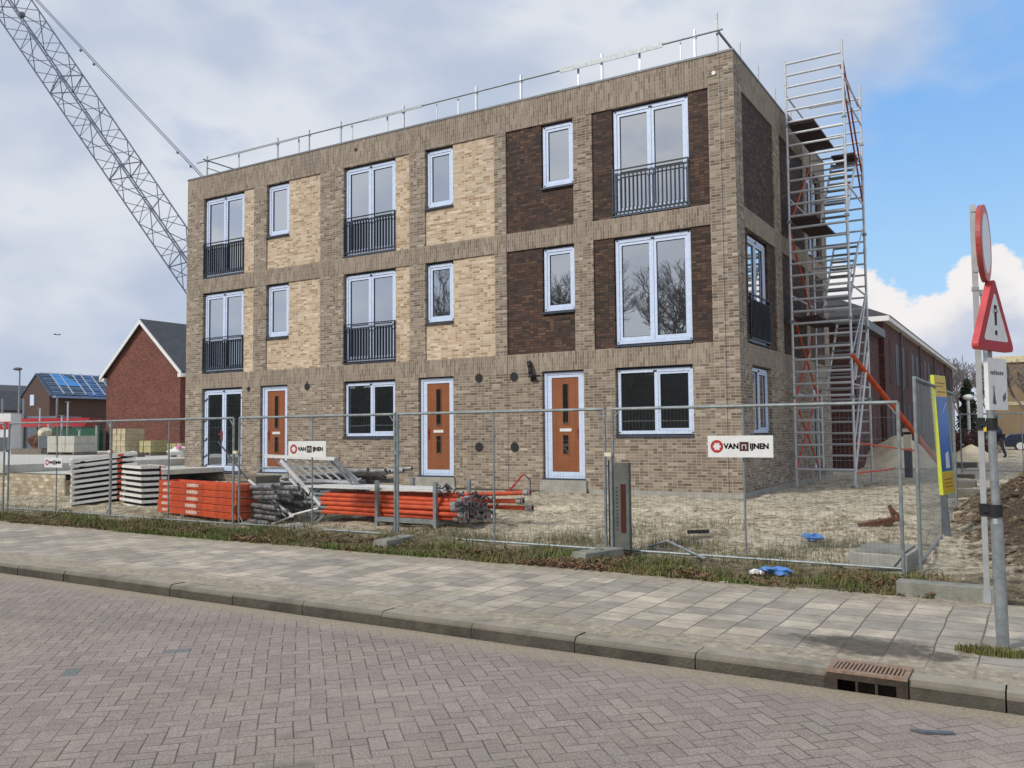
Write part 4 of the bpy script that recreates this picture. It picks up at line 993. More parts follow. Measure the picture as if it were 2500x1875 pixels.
# ------------------------------------------------------------------ scatter: stones, grass, leaves, weeds
def blocked(x, y):
    return (-17.8 < x < .15 and -.25 < y < 9.5)
b = MB()
for k in range(9000):
    x = U(-16, 6.2); y = U(-8.3, 4) if R() < .8 else U(4, 12)
    if blocked(x, y): continue
    near = math.exp(-abs(x-3)/6)
    if R() > .35+.65*near: continue
    r = .008+.035*R()**4
    if x > 4.4 and y > -7: r *= 1.8
    z = gz(x, y)
    vs = []
    for dx, dy, dz in ((1, 0, 0), (-.6, .8, 0), (-.5, -.9, .1), (0, .1, .8)): vs.append((x+dx*r*U(.6, 1.3), y+dy*r*U(.6, 1.3), z-.004+dz*r*U(.6, 1.2)))
    b.add(vs, [(0, 1, 3), (1, 2, 3), (2, 0, 3), (0, 2, 1)])
tag(b.build('rubble', M('mixed_rubble', rgb((176, 162, 136)), .9, 0, .4, 18, col2=rgb((96, 84, 68))), fixn=False), 'small stones and clods strewn over the sandy ground', kind='stuff')
b = MB()
for k in range(2600):
    x = U(3.9, 7.0); y = U(-7.8, 6.5); d = math.hypot((x-7.0)*.95, (y+.6)*.36)
    if d > 2.9: continue
    r = .012+.065*R()**3; b.ico((x, y, gz(x, y)+r*.1), r, 1, (U(.8, 1.3), U(.8, 1.3), U(.5, .8)), 1.1)
tag(b.build('earth_clods', M('dark_earth', rgb((72, 58, 45)), .95, 0, .35, 9, .6, 30, col2=rgb((132, 114, 88)))), 'dark brown clods of dug up earth right of the fence corner', kind='stuff')
def blades(name, pts, m, label, h0, h1, w=.006, lean=.5):
    b = MB()
    for (x, y, s) in pts:
        h = U(h0, h1)*s; a = U(0, 6.28); z = gz(x, y)-.005
        if y < -8.5: z = -.33
        lx, ly = math.cos(a)*h*lean*R(), math.sin(a)*h*lean*R(); px, py = -math.sin(a)*w, math.cos(a)*w
        b.add([(x-px, y-py, z), (x+px, y+py, z), (x+px*.6+lx*.4, y+py*.6+ly*.4, z+h*.6), (x-px*.6+lx*.4, y-py*.6+ly*.4, z+h*.6), (x+lx, y+ly, z+h)], [(0, 1, 2, 3), (3, 2, 4)])
    return tag(b.build(name, m, fixn=False), label, kind='stuff')
pts = []
for k in range(110000):
    x = U(-19, 4.4) if R() < .8 else U(-16, -4); y = -8.62+abs(random.gauss(0, .75))
    if y > -5.2: continue
    q = noise.noise(Vector((x*.9, y*1.6, 2)))+.35*noise.noise(Vector((x*4, y*4, 7)))
    dens = .05 if x > -2 else -.02
    if q > dens+.12*abs(y+8.2): pts.append((x, y, .6+q*1.0))
    if len(pts) > 24000: break
for k in range(34):
    cx = U(-18, -3) if k < 26 else U(-3, 3.6); cy = U(-8.4, -7.5); sg = U(.1, .3)
    for q in range(int(900*sg)+90): pts.append((cx+random.gauss(0, sg*1.5), max(-8.56, cy+random.gauss(0, sg*.6)), U(.8, 1.5)))
blades('grass', pts, m_grass, 'patchy green grass along the verge behind the pavement', .02, .10, .008, .9)
pts = []
for k in range(26000):
    x = U(-19, 4.3); y = -8.56+abs(random.gauss(0, .55))
    if noise.noise(Vector((x*.9, y*1.5, 31)))+.4*noise.noise(Vector((x*3, y*3, 3))) > .02: pts.append((x, y, U(.6, 1.2)))
blades('ground_cover', pts, M('matted_cover', rgb((96, 100, 54)), .85, 0, .3, 2.5, col2=rgb((112, 94, 64))), 'low matted moss and weeds along the verge', .02, .05, .012, 2.2)
pts = []
for k in range(900): a = U(0, 6.28); q = R()**.6*.17; pts.append((4.88+q*math.cos(a)*1.4, -10.58+q*math.sin(a)*.55, 1))
b = blades('grass_tuft', pts, m_grass, None, .02, .065)
tag(b, 'small green tuft of grass at the foot of the round sign pole', kind='stuff')
pts = []
for k in range(260):
    x = U(-17, 4); 
    for q in range(14):
        pts.append((x+U(-.16, .16), max(-8.5, -8.6+abs(random.gauss(0, .9))), 1))
for k in range(10):
    cx, cy = U(.5, 3.6), U(-7.2, -4.2)
    for q in range(130): pts.append((cx+random.gauss(0, .22), cy+random.gauss(0, .22), U(.5, 1)))
for (cx, cy, n) in ((-.6, -6.6, 900), (-2.0, -6.9, 700), (1.0, -6.4, 700), (-5.8, -7.2, 600), (-9.0, -7.2, 500), (2.2, -6.9, 700), (3.0, -5.6, 350), (-.2, -5.5, 500), (.9, -4.6, 300), (-7.9, -7.4, 500)):
    for q in range(n): pts.append((cx+random.gauss(0, .38), cy+random.gauss(0, .28), U(.6, 1.5)))
blades('weeds', pts, m_weed, 'dry brown and green weeds growing in the sand behind the fence', .04, .17, .003, .9)
b = MB()
for k in range(12000):
    x = U(-18, 4.3) if R() < .55 else U(-6, 4); y = -8.58+abs(random.gauss(0, .5))
    if noise.noise(Vector((x*1.2, y*1.5, 11))) < .04: continue
    z = gz(x, y)+U(.004, .07); r = U(.014, .042); a = U(0, 6.28); n_ = Vector((U(-.6, .6), U(-.6, .6), 1)).normalized(); u = n_.orthogonal().normalized(); v = n_.cross(u)
    c = Vector((x, y, z)); u2 = u*math.cos(a)+v*math.sin(a); v2 = n_.cross(u2)
    b.add([c-u2*r, c-v2*r*.55+n_*r*.2, c+u2*r, c+v2*r*.55+n_*r*.25], [(0, 1, 2, 3)])
tag(b.build('fallen_leaves', m_leaf, fixn=False), 'brown fallen leaves scattered along the verge', kind='stuff')

# ------------------------------------------------------------------ crane
CR = root('crawler_crane', (-43, 33, 0), 'lattice boom crane rising behind the left end of the brick terrace', 'crane')
foot_, tip = Vector((-44.27, 31.85, 1.6)), Vector((-66.69, 15.53, 42.89))
ax = (tip-foot_).normalized(); viewd = Vector((-56+0, 40, 10)).normalized()
s1 = ax.cross(viewd).normalized(); s2 = ax.cross(s1).normalized()
th = rad(38); e1 = s1*math.cos(th)+s2*math.sin(th); e2 = -s1*math.sin(th)+s2*math.cos(th)
Lb = (tip-foot_).length; hw = 1.02
m_crane = M('crane_steel', rgb((122, 130, 146)), .55, .3, .12)
cor = [(-1, -1), (1, -1), (1, 1), (-1, 1)]
def cp(k, t):
    w = hw*min(1, (t*Lb+1.0)/5.0, ((1-t)*Lb+1.2)/6.0); a, c = cor[k % 4]
    return foot_+ax*(Lb*t)+e1*(a*w)+e2*(c*w)
N = 24
b = MB()
for k in range(4):
    for i in range(N): b.tube(cp(k, i/N), cp(k, (i+1)/N), .062, 7, caps=False)
b.build('boom_chord', m_crane, CR)
b = MB()
for k in range(4):
    for i in range(N):
        b.tube(cp(k, i/N) if i % 2 else cp(k+1, i/N), cp(k+1, (i+1)/N) if i % 2 else cp(k, (i+1)/N), .035, 5, caps=False)
        if i % 4 == 0: b.tube(cp(k, i/N), cp(k+1, i/N), .05, 5)
        b.tube(cp(k, (i+.5)/N), cp(k+1, (i+.5)/N), .028, 5, caps=False)
        if k < 2 and i % 2 == 0: b.tube(cp(k, i/N), cp(k+2, (i+.5)/N), .022, 4, caps=False)
b.build('boom_lattice', m_crane, CR)
gan = Vector((-38.24, 35.18, 5.9)); top_ = tip
b = MB()
for o_ in (-.32, .32): b.tube(top_+s2*o_+Vector((0, 0, .4)), gan+s2*o_*1.3, .035, 6)
for t in (.30, .33, .52, .55): 
    p = top_.lerp(gan, t)+s2*.0; b.ico(p, .13, 1)
b.build('pendant_line', m_crane, CR)
b = MB(); p = foot_+ax*(Lb*.80); b.ico(p-e1*.2, .38, 1, (1, .7, .8)); b.build('sheave_block', m_grey, CR)
b = MB(); b.box(-46.5, 30.5, 1.1, -38.5, 35.5, 3.0); b.box(-45.5, 31, 3.0, -40, 34.6, 3.9); b.tube((-41, 33.5, 3.0), tuple(gan), .12); b.tube((-38.8, 34.5, 2.9), tuple(gan), .12); b.build('upper_structure', m_yel, CR)
b = MB(); b.box(-47, 29.6, -.25, -38.8, 30.6, 1.0); b.box(-47, 34.9, -.25, -38.8, 35.9, 1.0); b.box(-45, 30.6, .3, -41, 34.9, 1.05); b.build('crawler_track', m_black, CR)

# ------------------------------------------------------------------ distant houses and site clutter (left)
def gable_house(name, x0, x1, y0, y1, zb, ze, zr, wm, rm, label, verge=.25, trim=None, cat='house'):
    H = root(name, ((x0+x1)/2, y0, zb), label, cat); xm = (x0+x1)/2
    b = MB(); b.prism([(x0, y0, zb), (x1, y0, zb), (x1, y0, ze), (xm, y0, zr), (x0, y0, ze)], (0, y1-y0, 0)); b.build('wall', wm, H)
    s = (zr-ze)/(xm-x0); e = .35; tk = .16
    for sg, xe in ((-1, x0), (1, x1)):
        b = MB(); P = [(xe+sg*e, y0-verge, ze-s*e+.03), (xm, y0-verge, zr+.03), (xm, y0-verge, zr+tk+.03), (xe+sg*e, y0-verge, ze-s*e+tk+.03)]
        b.prism(P, (0, y1-y0+2*verge, 0)); b.build('roof', rm, H)
    if trim:
        for sg, xe in ((-1, x0), (1, x1)):
            b = MB(); b.prism([(xe+sg*(e+.02), y0-verge-.06, ze-s*e-.12), (xm, y0-verge-.06, zr-.10), (xm, y0-verge-.06, zr+.14), (xe+sg*(e+.02), y0-verge-.06, ze-s*e+.12)], (0, .05, 0)); b.build('verge_board', trim, H)
        for sg, xe in ((-1, x0), (1, x1)):
            b = MB(); b.box(min(xe, xe+sg*.45), y0-verge, ze-.45, max(xe, xe+sg*.45), y1, ze-.25); b.build('gutter', trim, H)
    return H
H1 = gable_house('brick_gable_house', -43.3, -36.4, 14.3, 30, -.2, 5.1, 8.05, m_redbrick, m_slate, 'red brown brick house with white verge boards and a blank gable wall', .2, m_white)
b = MB(); b.box(-37.6, 19.5, 6.9, -37.2, 20.3, 7.35); b.build('roof_vent', m_black, H1)
H2 = gable_house('renovated_house', -84, -79.2, 31.9, 62, -.2, 5.6, 7.6, M('brown_brick_far', rgb((86, 68, 62)), .9), M('roof_underlay', rgb((70, 88, 112)), .7, 0, .3, .5), 'brown brick house with its roof stripped to blue foil and battens', .1, None)
H2.location.z += 0
xe, xm = -79.2, -81.6; s_ = 2.0/2.4
def rp(t, y, h=.24): x = xm+(xe+.35-xm)*t; return (x, y, 7.6-(x-xm)*s_+h)
y = 32.2; m_bat = M('pale_batten', rgb((170, 178, 190)), .7); m_gf = M('grey_foil', rgb((96, 116, 140)), .6)
while y < 56:
    w = U(.8, 1.3); b = MB(); P = [rp(0, y), rp(1, y), rp(1, y+w*.95), rp(0, y+w*.95)]; b.prism(P, (0, 0, .03)); b.build('foil_strip', [m_blue, m_blue, m_gf, m_blue][random.randrange(4)], H2)
    b = MB(); b.obox(rp(0, y+w, .34), rp(1, y+w, .34), .14, .07); b.build('batten', m_bat, H2); y += w+.1
for q_ in range(9):
    b = MB(); b.obox(rp(.08+q_*.105, 32.2, .32), rp(.08+q_*.105, 56, .32), .07, .05); b.build('tile_batten', m_gf if q_ % 2 else m_bat, H2)
b = MB(); b.prism([rp(.05, 33.0, .32), rp(.6, 33.4, .32), rp(.62, 36.0, .32), rp(.1, 34.6, .32)], (0, 0, .03)); b.build('blue_sheet', m_blueb, H2)
b = MB(); b.prism([rp(.3, 45.0, .32), rp(.9, 45, .32), rp(.9, 47.5, .32), rp(.3, 47.0, .32)], (0, 0, .03)); b.build('blue_sheet', m_blueb, H2)
b = MB(); b.box(-79.0, 32, 5.2, -78.3, 55, 5.42); b.build('gutter_board', M('blue_grey_board', rgb((120, 140, 176)), .6), H2)
for y in (38.5, 41.5, 44.5): b = MB(); b.box(-79.2, y, 2.2, -79.12, y+2.2, 5.0); b.build('window', m_black, H2)
b = MB(); b.box(-82.6, 31.85, 4.5, -81.9, 31.9, 5.6); b.build('gable_window', m_film, H2)
H3 = gable_house('grey_roof_house', -100, -88, 30, 60, -.2, 4.6, 7.0, M('pale_render', rgb((176, 178, 180)), .8), m_slate, 'far left house with dark grey roof and pale walls', .1, None)
H4 = root('dormer_house', (-82, 28, 0), 'long grey roofed terrace at the left picture edge', 'house')
b = MB(); b.box(-92, 30, -.2, -85.2, 50, 3.9); b.build('wall', bpy.data.materials['pale_render'], H4)
b = MB(); b.prism([(-85.0, 24.5, 4.0), (-85.0, 60, 4.0), (-88, 60, 6.1), (-88, 24.5, 6.1)], (-.1, 0, .12)); b.build('roof', m_slate, H4)
b = MB(); b.box(-85.25, 24.6, -.2, -85.1, 50, 3.9); b.build('front_wall', bpy.data.materials['pale_render'], H4)
for y in (26.5, 27.6): b = MB(); b.box(-85.1, y, 1.8, -85.05, y+.7, 3.3); b.build('window', m_black, H4)
LP = root('street_lamp', (-55.3, 15.65, -.2), 'thin grey street lamp standing left of the blue roofed house', 'street lamp')
b = MB(); b.tube((-55.3, 15.65, -.2), (-55.3, 15.65, 6.0), .09, 8, .05); b.build('pole', m_galv, LP); b = MB(); b.ico((-55.3, 15.5, 6.05), .26, 2, (1.6, 1, .45)); b.build('lamp_head', m_grey, LP)
# site container with red stripe
SC = root('site_cabin', (-41, 6.5, -.1), 'white site cabin with broad red stripe at the left picture edge', 'cabin')
dv = Vector((-40.6, 7.1, 0)); du = Vector((-46.5, 3.9, 0)); dd = (dv-du).normalized(); nn = Vector((dd.y, -dd.x, 0))
def slab(mb, z0, z1, off, a=0., b_=1., th=.03):
    p = du.lerp(dv, a)+nn*off; q = du.lerp(dv, b_)+nn*off
    mb.prism([(p.x, p.y, z0), (q.x, q.y, z0), (q.x, q.y, z1), (p.x, p.y, z1)], -nn*th); return mb
slab(MB(), -.1, 2.55, 0, th=.9).build('body', m_white, SC); slab(MB(), 1.72, 2.12, .02).build('red_stripe', m_red, SC)
slab(MB(), .3, 1.25, .02, .50, .66).build('window', m_film, SC); slab(MB(), .3, 1.3, .02, .70, .8).build('door', m_film, SC); slab(MB(), .1, 1.35, .02, .02, .48).build('window', m_trim, SC); slab(MB(), .1, 1.3, .02, .82, .98).build('window', m_grey, SC)
# skip and green container
r_ = root('red_skip', (-48, 14, 0), 'red skip standing before the blue roofed house', 'skip'); b = MB(); b.prism([(-50.6, 13.0, 1.95), (-46.8, 15.1, 1.95), (-46.5, 15.3, 2.5), (-51.2, 12.8, 2.5)], (-1.5, 1.8, 0)); b.build('tub', m_red, r_); b = MB(); b.box(-50, 13.9, -.2, -48, 15, 1.95); b.build('frame', m_grey, r_)
r_ = root('green_container', (-44, 12.5, 0), 'green waste container beyond the pale block stacks', 'container'); b = MB(); b.prism([(-45.0, 12.0, -.2), (-42.6, 13.4, -.2), (-42.6, 13.4, 1.75), (-45.0, 12.0, 1.75)], (-1.6, 1.8, 0)); b.build('tub', m_green, r_); b = MB(); b.prism([(-45.05, 11.95, 1.75), (-42.55, 13.4, 1.75), (-42.55, 13.4, 1.82), (-45.05, 11.95, 1.82)], (-.05, .02, 0)); b.build('rim', m_green, r_)
# foundation with slab and low wall at left
FD = root('foundation', (-25, 0, -.3), 'pale concrete floor slab of the next block on a low sand lime brick wall', 'foundation')
b = MB(); b.box(-46, -5.0, .34, -18.6, 9.0, .56); b.build('floor_slab', m_slab, FD)
b = MB(); b.box(-46, -4.93, -.5, -15.95, -4.7, .34); b.build('low_wall', m_lime, FD)
b = MB(); b.box(-19.2, -4.9, .2, -15.95, 1.0, .34); b.build('lower_slab', m_slab, FD)
for k, (x, y) in enumerate(((-30, -3.5), (-24.5, 1.5), (-33, 3), (-20.8, 4.5))):
    b = MB(); b.box(x, y, .56, x+U(1.5, 3), y+.3, .56+U(.12, .3)); tag(b.build('timber_piece', m_wood), ['dark timber lying on the pale floor slab, leftmost', 'timber piece on the floor slab behind the white platform stack', 'far timber piece on the floor slab by the cabin', 'timber lying at the right end of the floor slab'][k], 'timber', 'timber pieces on the floor slab')
def pallet(x, y, z, w, d, h, m, label, n=3):
    r = root('block_pallet', (x, y, z), label, 'pallet of blocks', 'pallets of blocks on the floor slab')
    b = MB(); rows = n
    for k in range(rows):
        for c in range(3): b.box(x+c*w/3+.01+U(0, .02), y+U(0, .02), z+.12+k*h/rows+.005, x+(c+1)*w/3-.01, y+d, z+.12+(k+1)*h/rows-.005)
    b.build('blocks', m, r); b = MB(); b.box(x, y, z, x+w, y+d, z+.03)
    for c in range(3): b.box(x+c*(w-.1)/2, y, z+.03, x+c*(w-.1)/2+.1, y+d, z+.10)
    b.box(x, y, z+.10, x+w, y+d, z+.118); b.build('pallet', m_wood, r)
m_pb = M('pale_grey_blocks', rgb((186, 184, 172)), .85, 0, .1, 5); m_bb = M('beige_blocks', rgb((190, 178, 146)), .85, 0, .16, 6)
pallet(-29.6, 2.6, .56, 1.9, 1, .66, m_pb, 'pallet of pale grey blocks left of the beige block stack', 2); pallet(-25.1, 2.5, .56, .8, .85, .92, m_bb, 'tall pallet of beige blocks seen above the white platform stack', 4)
pallet(-24.0, 2.9, .56, .7, .8, .45, M('yellow_grey_blocks', rgb((180, 172, 128)), .85, 0, .15, 6), 'lower pallet of yellow grey blocks right of the tall beige pallet', 2); pallet(-22.9, 3.3, .56, .8, .8, .34, M('yellowish_blocks', rgb((168, 162, 116)), .85, 0, .15, 6), 'low pallet of yellowish blocks near the building edge', 2)
for k, (x, y) in enumerate(((-20.7, 2.2), (-20.1, 2.5))):
    b = MB(); b.ico((x, y, .74), .40, 3, (1.3, .9, .5), .7); tag(b.build('white_bag', m_white, smooth=True), ['left white bag with pink tie on the floor slab', 'right white bag on the floor slab beside the building'][k], 'bag', 'white bags on the floor slab')
b = MB(); b.ico((-20.45, 1.95, .9), .09, 2, (1.3, .6, 1.2), .8); tag(b.build('pink_ribbon', M('pink_plastic', rgb((222, 130, 176)), .5)), 'pink ribbon bundle on the white bags', 'ribbon')
# props and posts on the site
for k, (x, y, z1) in enumerate(((-36.2, 6.1, 2.7), (-35.2, 6.9, 3.0), (-34.2, 6.0, 2.3), (-32.4, 6.6, 1.8), (-30.4, 4.5, 1.6), (-37.0, 7.0, 2.0))):
    r = root('steel_prop', (x, y, .56), ['leftmost grey steel prop on the floor slab', 'tallest steel prop on the floor slab near the cabin', 'third steel prop on the floor slab', 'short steel prop left of the pale blocks', 'shortest steel prop beside the pale blocks', 'steel prop in front of the site cabin'][k], 'prop', 'steel props standing on the floor slab')
    b = MB(); b.tube((x, y, .56), (x, y, z1*.6+.3), .05, 8); b.build('outer_tube', m_galv, r); b = MB(); b.tube((x, y, z1*.6+.3), (x, y, z1), .036, 8); b.box(x-.09, y-.09, z1, x+.09, y+.09, z1+.01); b.build('inner_tube', m_alu, r)
r = root('mixer', (-33.0, 5.2, .56), 'grey site machine with pale hopper in front of the steel props', 'machine'); b = MB(); b.box(-33.9, 4.8, .8, -32.4, 5.8, 1.35); b.build('body', m_grey, r); b = MB(); b.ico((-34.2, 5.2, 1.5), .30, 2, (1.1, 1, .8), .5); b.build('hopper', m_cream, r); b = MB(); b.tube((-33.6, 5, .56), (-33.6, 5.6, .56), .22, 14); b.tube((-32.7, 5, .56), (-32.7, 5.6, .56), .22, 14); b.build('wheel', m_black, r)
b = MB(); b.ico((-37.6, 7.2, 1.0), .75, 3, (1, .9, .9), .5); tag(b.build('rusty_drum', m_rust), 'dark rusty heap standing right in front of the site cabin', 'scrap heap')
r = root('grey_shed', (-45, 12.6, 0), 'blue grey scaffold box against the blue roofed house', 'shed'); b = MB(); b.prism([(-54.5, 14.0, -.2), (-50.8, 16.0, -.2), (-50.8, 16.0, 2.7), (-54.5, 14.0, 2.7)], (-1.5, 2.4, 0)); b.build('wall', M('blue_grey_sheet', rgb((120, 132, 146)), .6, 0, .15, 2), r)
for t in (.05, .4, .95): p = Vector((-54.5, 14.0, 0)).lerp(Vector((-50.8, 16.0, 0)), t); b = MB(); b.tube((p.x, p.y-.1, -.2), (p.x, p.y-.1, 3.9), .07, 6); b.build('scaffold_post', m_galv, r)

# ------------------------------------------------------------------ dark red brick row behind the scaffold (right)
RR = root('brick_row', (.2, 36, -.1), 'long dark red brick row with white eaves receding behind the scaffold tower', 'building')
b = MB(); b.box(-9, 19.3, -.2, .2, 53.6, 5.62); b.build('wall', m_farred, RR)
b = MB(); b.box(-9.2, 19.0, 5.62, .45, 53.8, 5.82); b.build('eaves', m_white, RR)
b = MB(); b.prism([(.5, 19.0, 5.82), (-4.4, 19.0, 7.9), (-9.2, 19.0, 5.82)], (0, 34.8, 0)); b.build('roof', m_slate, RR)
m_shut = M('dark_red_shutter', rgb((62, 40, 42)), .8)
y = 20.6; k = 0
while y < 52.5:
    b = MB(); b.box(.2, y, 3.2, .215, y+.9, 5.0); b.build('window', m_trim if k % 3 else m_shut, RR)
    b = MB(); b.box(.2, y, .5, .215, y+.9, 2.4); b.build('window', m_trim, RR)
    b = MB(); b.tube((.28, y+1.45, 0), (.28, y+1.45, 5.6), .05, 6)
    if k % 4 == 1: b.build('downpipe', m_grey, RR)
    y += 1.9; k += 1
b = MB(); b.box(-1.4, 13.6, 4.95, .26, 19.2, 5.25); b.build('canopy', m_cap, RR); b = MB(); b.box(-9, 13.8, -.2, .0, 19.3, 4.95); b.build('extension_wall', m_farred, RR)
# flat roofed beige building far right
FB = root('flat_roofed_building', (5, 62, 0), 'beige brown flat roofed building behind the warning sign', 'building')
b = MB(); b.box(2.6, 62, -.2, 30, 75, 6.55); b.build('wall', M('ochre_brown_wall', rgb((128, 110, 86)), .9, 0, .12, .5), FB); b = MB(); b.box(2.4, 61.8, 6.55, 30.2, 75.2, 7.05); b.build('fascia', M('pale_yellow_fascia', rgb((200, 190, 152)), .8), FB)
b = MB(); b.box(2.6, 61.94, 3.1, 30, 62, 3.4); b.build('band', M('pale_yellow_fascia2', rgb((170, 160, 130)), .8), FB); b = MB(); b.box(6.2, 64, 7.05, 6.6, 64.4, 8.3); b.build('chimney', m_grey, FB)
for x in (5.0, 8.2, 11.5): b = MB(); b.box(x, 61.93, .8, x+1.9, 61.99, 2.6); b.build('window', m_black, FB)
# parked car far right
CA = root('parked_car', (4.9, 38.5, -.05), 'dark parked car partly hidden behind the person and the fence', 'car')
pr_ = [(-2.1, .25), (-2.15, .75), (-1.9, .95), (-1.2, 1.0), (-.7, 1.42), (.8, 1.45), (1.4, 1.02), (2.0, .92), (2.15, .7), (2.1, .25)]
b = MB(); b.prism([(4.9+1.0+x, 37.6, z) for x, z in pr_], (0, 1.7, 0)); b.build('body', M('dark_blue_paint', rgb((44, 52, 72)), .25, .3), CA, bevel=.05)
b = MB(); b.prism([(4.9+1.0+x, 37.57, z) for x, z in ((-1.05, 1.02), (-.62, 1.36), (.75, 1.38), (1.2, 1.04))], (0, 1.76, 0)); b.build('side_window', m_alu, CA)
for x in (-1.35, 1.35):
    b = MB(); b.tube((5.9+x, 37.52, .3), (5.9+x, 37.75, .3), .32, 18); w = b.build('wheel', m_black, CA); b = MB(); b.tube((5.9+x, 37.50, .3), (5.9+x, 37.52, .3), .2, 12); b.build('rim', m_alu, w)
# white globe lamp and gate posts
r = root('globe_lamp', (2.0, 38.7, 0), 'white globe lamp on a pale post before the dark hedge', 'lamp'); b = MB(); b.tube((2.0, 38.7, -.1), (2.0, 38.7, 2.95), .09, 8); b.build('post', m_white, r); b = MB(); b.ico((2.0, 38.7, 3.1), .3, 2, (1, 1, .6)); b.build('globe', m_white, r)
for k, x in enumerate((.65, 1.15)):
    b = MB(); b.box(x, 38.2, -.1, x+.12, 38.35, 2.6-.3*k); tag(b.build('gate_post', m_galv), ['left pale gate post at the end of the red brick row', 'right pale gate post near the globe lamp'][k], 'post', 'pale gate posts')

# ------------------------------------------------------------------ trees and hedges
def bare_tree(name, loc, h, seed, m, label, spread=.55, depth=6, twig=.006, group='bare trees', r0=None):
    rnd = random.Random(seed); r = root(name, loc, label, 'tree', group)
    tr, cr = MB(), MB(); base = Vector(loc)
    def grow(p, d, L, rad_, lev):
        tgt = tr if lev <= 1 else cr
        segs = 3; q = p
        for i in range(segs):
            d = (d+Vector((rnd.uniform(-1, 1), rnd.uniform(-1, 1), rnd.uniform(-.3, .6)))*.12).normalized()
            q2 = q+d*(L/segs); ra = rad_*(1-.35*i/segs); tgt.tube(q, q2, ra, 7 if lev < 2 else (5 if lev < 4 else 3), rad_*(1-.35*(i+1)/segs), caps=False)
            if lev > 0 and i == 1 and lev < depth: grow(q2, (d+Vector((rnd.uniform(-1, 1), rnd.uniform(-1, 1), rnd.uniform(-.1, .7)))*.9).normalized(), L*.6, rad_*.45, lev+1)
            q = q2
        if lev < depth and rad_ > twig*.8:
            for k in range(3 if lev > 0 else 4):
                nd = (d+Vector((rnd.uniform(-1, 1), rnd.uniform(-1, 1), rnd.uniform(-.2, .5)))*(spread+.25)).normalized()
                grow(q, nd, L*rnd.uniform(.62, .82), max(rad_*.58, twig), lev+1)
    grow(base, Vector((0, 0, 1)), h*.27, r0 or h*.018, 0)
    tr.build('trunk', m, r, fixn=False); cr.build('crown', m, r, fixn=False)
    return r
bare_tree('bare_tree', (-.3, 70, -.1), 10.0, 3, m_farbark, 'thin bare tree left of the square post, above the red brick row end', twig=.022, depth=5)
bare_tree('bare_tree', (1.6, 74, -.1), 9.0, 5, m_farbark, 'pale bare tree right behind the square sign post', twig=.022, depth=5)
bare_tree('bare_tree', (4.9, 50, -.1), 8.0, 8, m_farbark, 'bare tree before the beige flat roofed building', twig=.018, depth=5)
bare_tree('bare_tree', (-2.2, 80, -.1), 9.5, 11, m_farbark, 'farthest bare tree at the end of the red brick row', twig=.022, depth=5)
# trees and an added dark hedge across the street, seen only as reflections in the windows
bare_tree('bare_tree', (-12.5, -32, -.3), 15, 21, m_bark, 'bare street tree mirrored in the large right window of the first floor', twig=.012, group='bare trees across the street')
bare_tree('bare_tree', (-20.5, -33, -.3), 15, 23, m_bark, 'bare street tree mirrored in the small window of the first floor dark panel', twig=.012, group='bare trees across the street')
bare_tree('bare_tree', (-30.0, -33, -.3), 15, 27, m_bark, 'bare street tree mirrored in the middle small window of the first floor', twig=.012, group='bare trees across the street')
def leafball(mb, c, rx, ry, rz, n, s, rnd, shell=.55):
    for _ in range(n):
        while True:
            p = Vector((rnd.uniform(-1, 1), rnd.uniform(-1, 1), rnd.uniform(-1, 1)))
            if shell < p.length < 1: break
        q = Vector((c[0]+p.x*rx, c[1]+p.y*ry, c[2]+p.z*rz)); u = Vector((rnd.uniform(-1, 1), rnd.uniform(-1, 1), rnd.uniform(-1, 1))).normalized(); v = u.orthogonal().normalized()
        mb.add([q-u*s, q-v*s*.6, q+u*s, q+v*s*.6], [(0, 1, 2, 3)])
rnd = random.Random(4)
r = root('conifer', (1.3, 50, -.1), 'dark green conifer at the end of the red brick row', 'tree'); b = MB(); b.tube((1.3, 50, -.1), (1.3, 50, 4.4), .14, 8, .03); b.build('trunk', m_bark, r); b = MB()
for k in range(16): z = .5+k*.26; w = 1.05*(1-k/18); leafball(b, (1.3+rnd.uniform(-.15, .15), 50, z), w, w, .35, 130, .13, rnd, .2)
b.build('crown', m_needle, r, fixn=False)
for k, (x0_, n) in enumerate(((1.2, 7), (2.6, 5))):
    b = MB()
    for q in range(n): leafball(b, (x0_+.0+q*.22, 32+rnd.uniform(-.2, .2), .55), .35, .5, .75, 260, .06, rnd, .3)
    tag(b.build('hedge', m_hedge, fixn=False), ['red brown beech hedge behind the globe lamp', 'short red brown hedge right of the globe lamp'][k], 'hedge', 'red brown hedges')
b = MB(); b.box(-86, -29.6, -.3, 12, -28.6, 4.6)
for q in range(80): leafball(b, (-86+q*1.24, -28.9+rnd.uniform(-.5, .5), 2.6+rnd.uniform(-.3, .5)), 1.2, 1.0, 2.9, 230, .2, rnd, .55)
tag(b.build('added_evergreen_hedge', m_needle, fixn=False), 'tall dark evergreen hedge added unseen across the street to darken the ground floor windows', 'hedge')  # unseen hedge, added so the ground floor glass reflects dark
BH = root('opposite_house', (-14, -42, -.3), 'dark house row across the street behind the evergreen hedge', 'house'); b = MB(); b.box(-44, -50, -.3, 14, -42, 5.2); b.build('wall', M('opposite_wall', rgb((70, 60, 56)), .9), BH); b = MB(); b.prism([(-44, -50, 5.2), (-44, -42, 5.2), (-44, -46, 8.0)], (58, 0, 0)); b.build('roof', m_slate, BH)

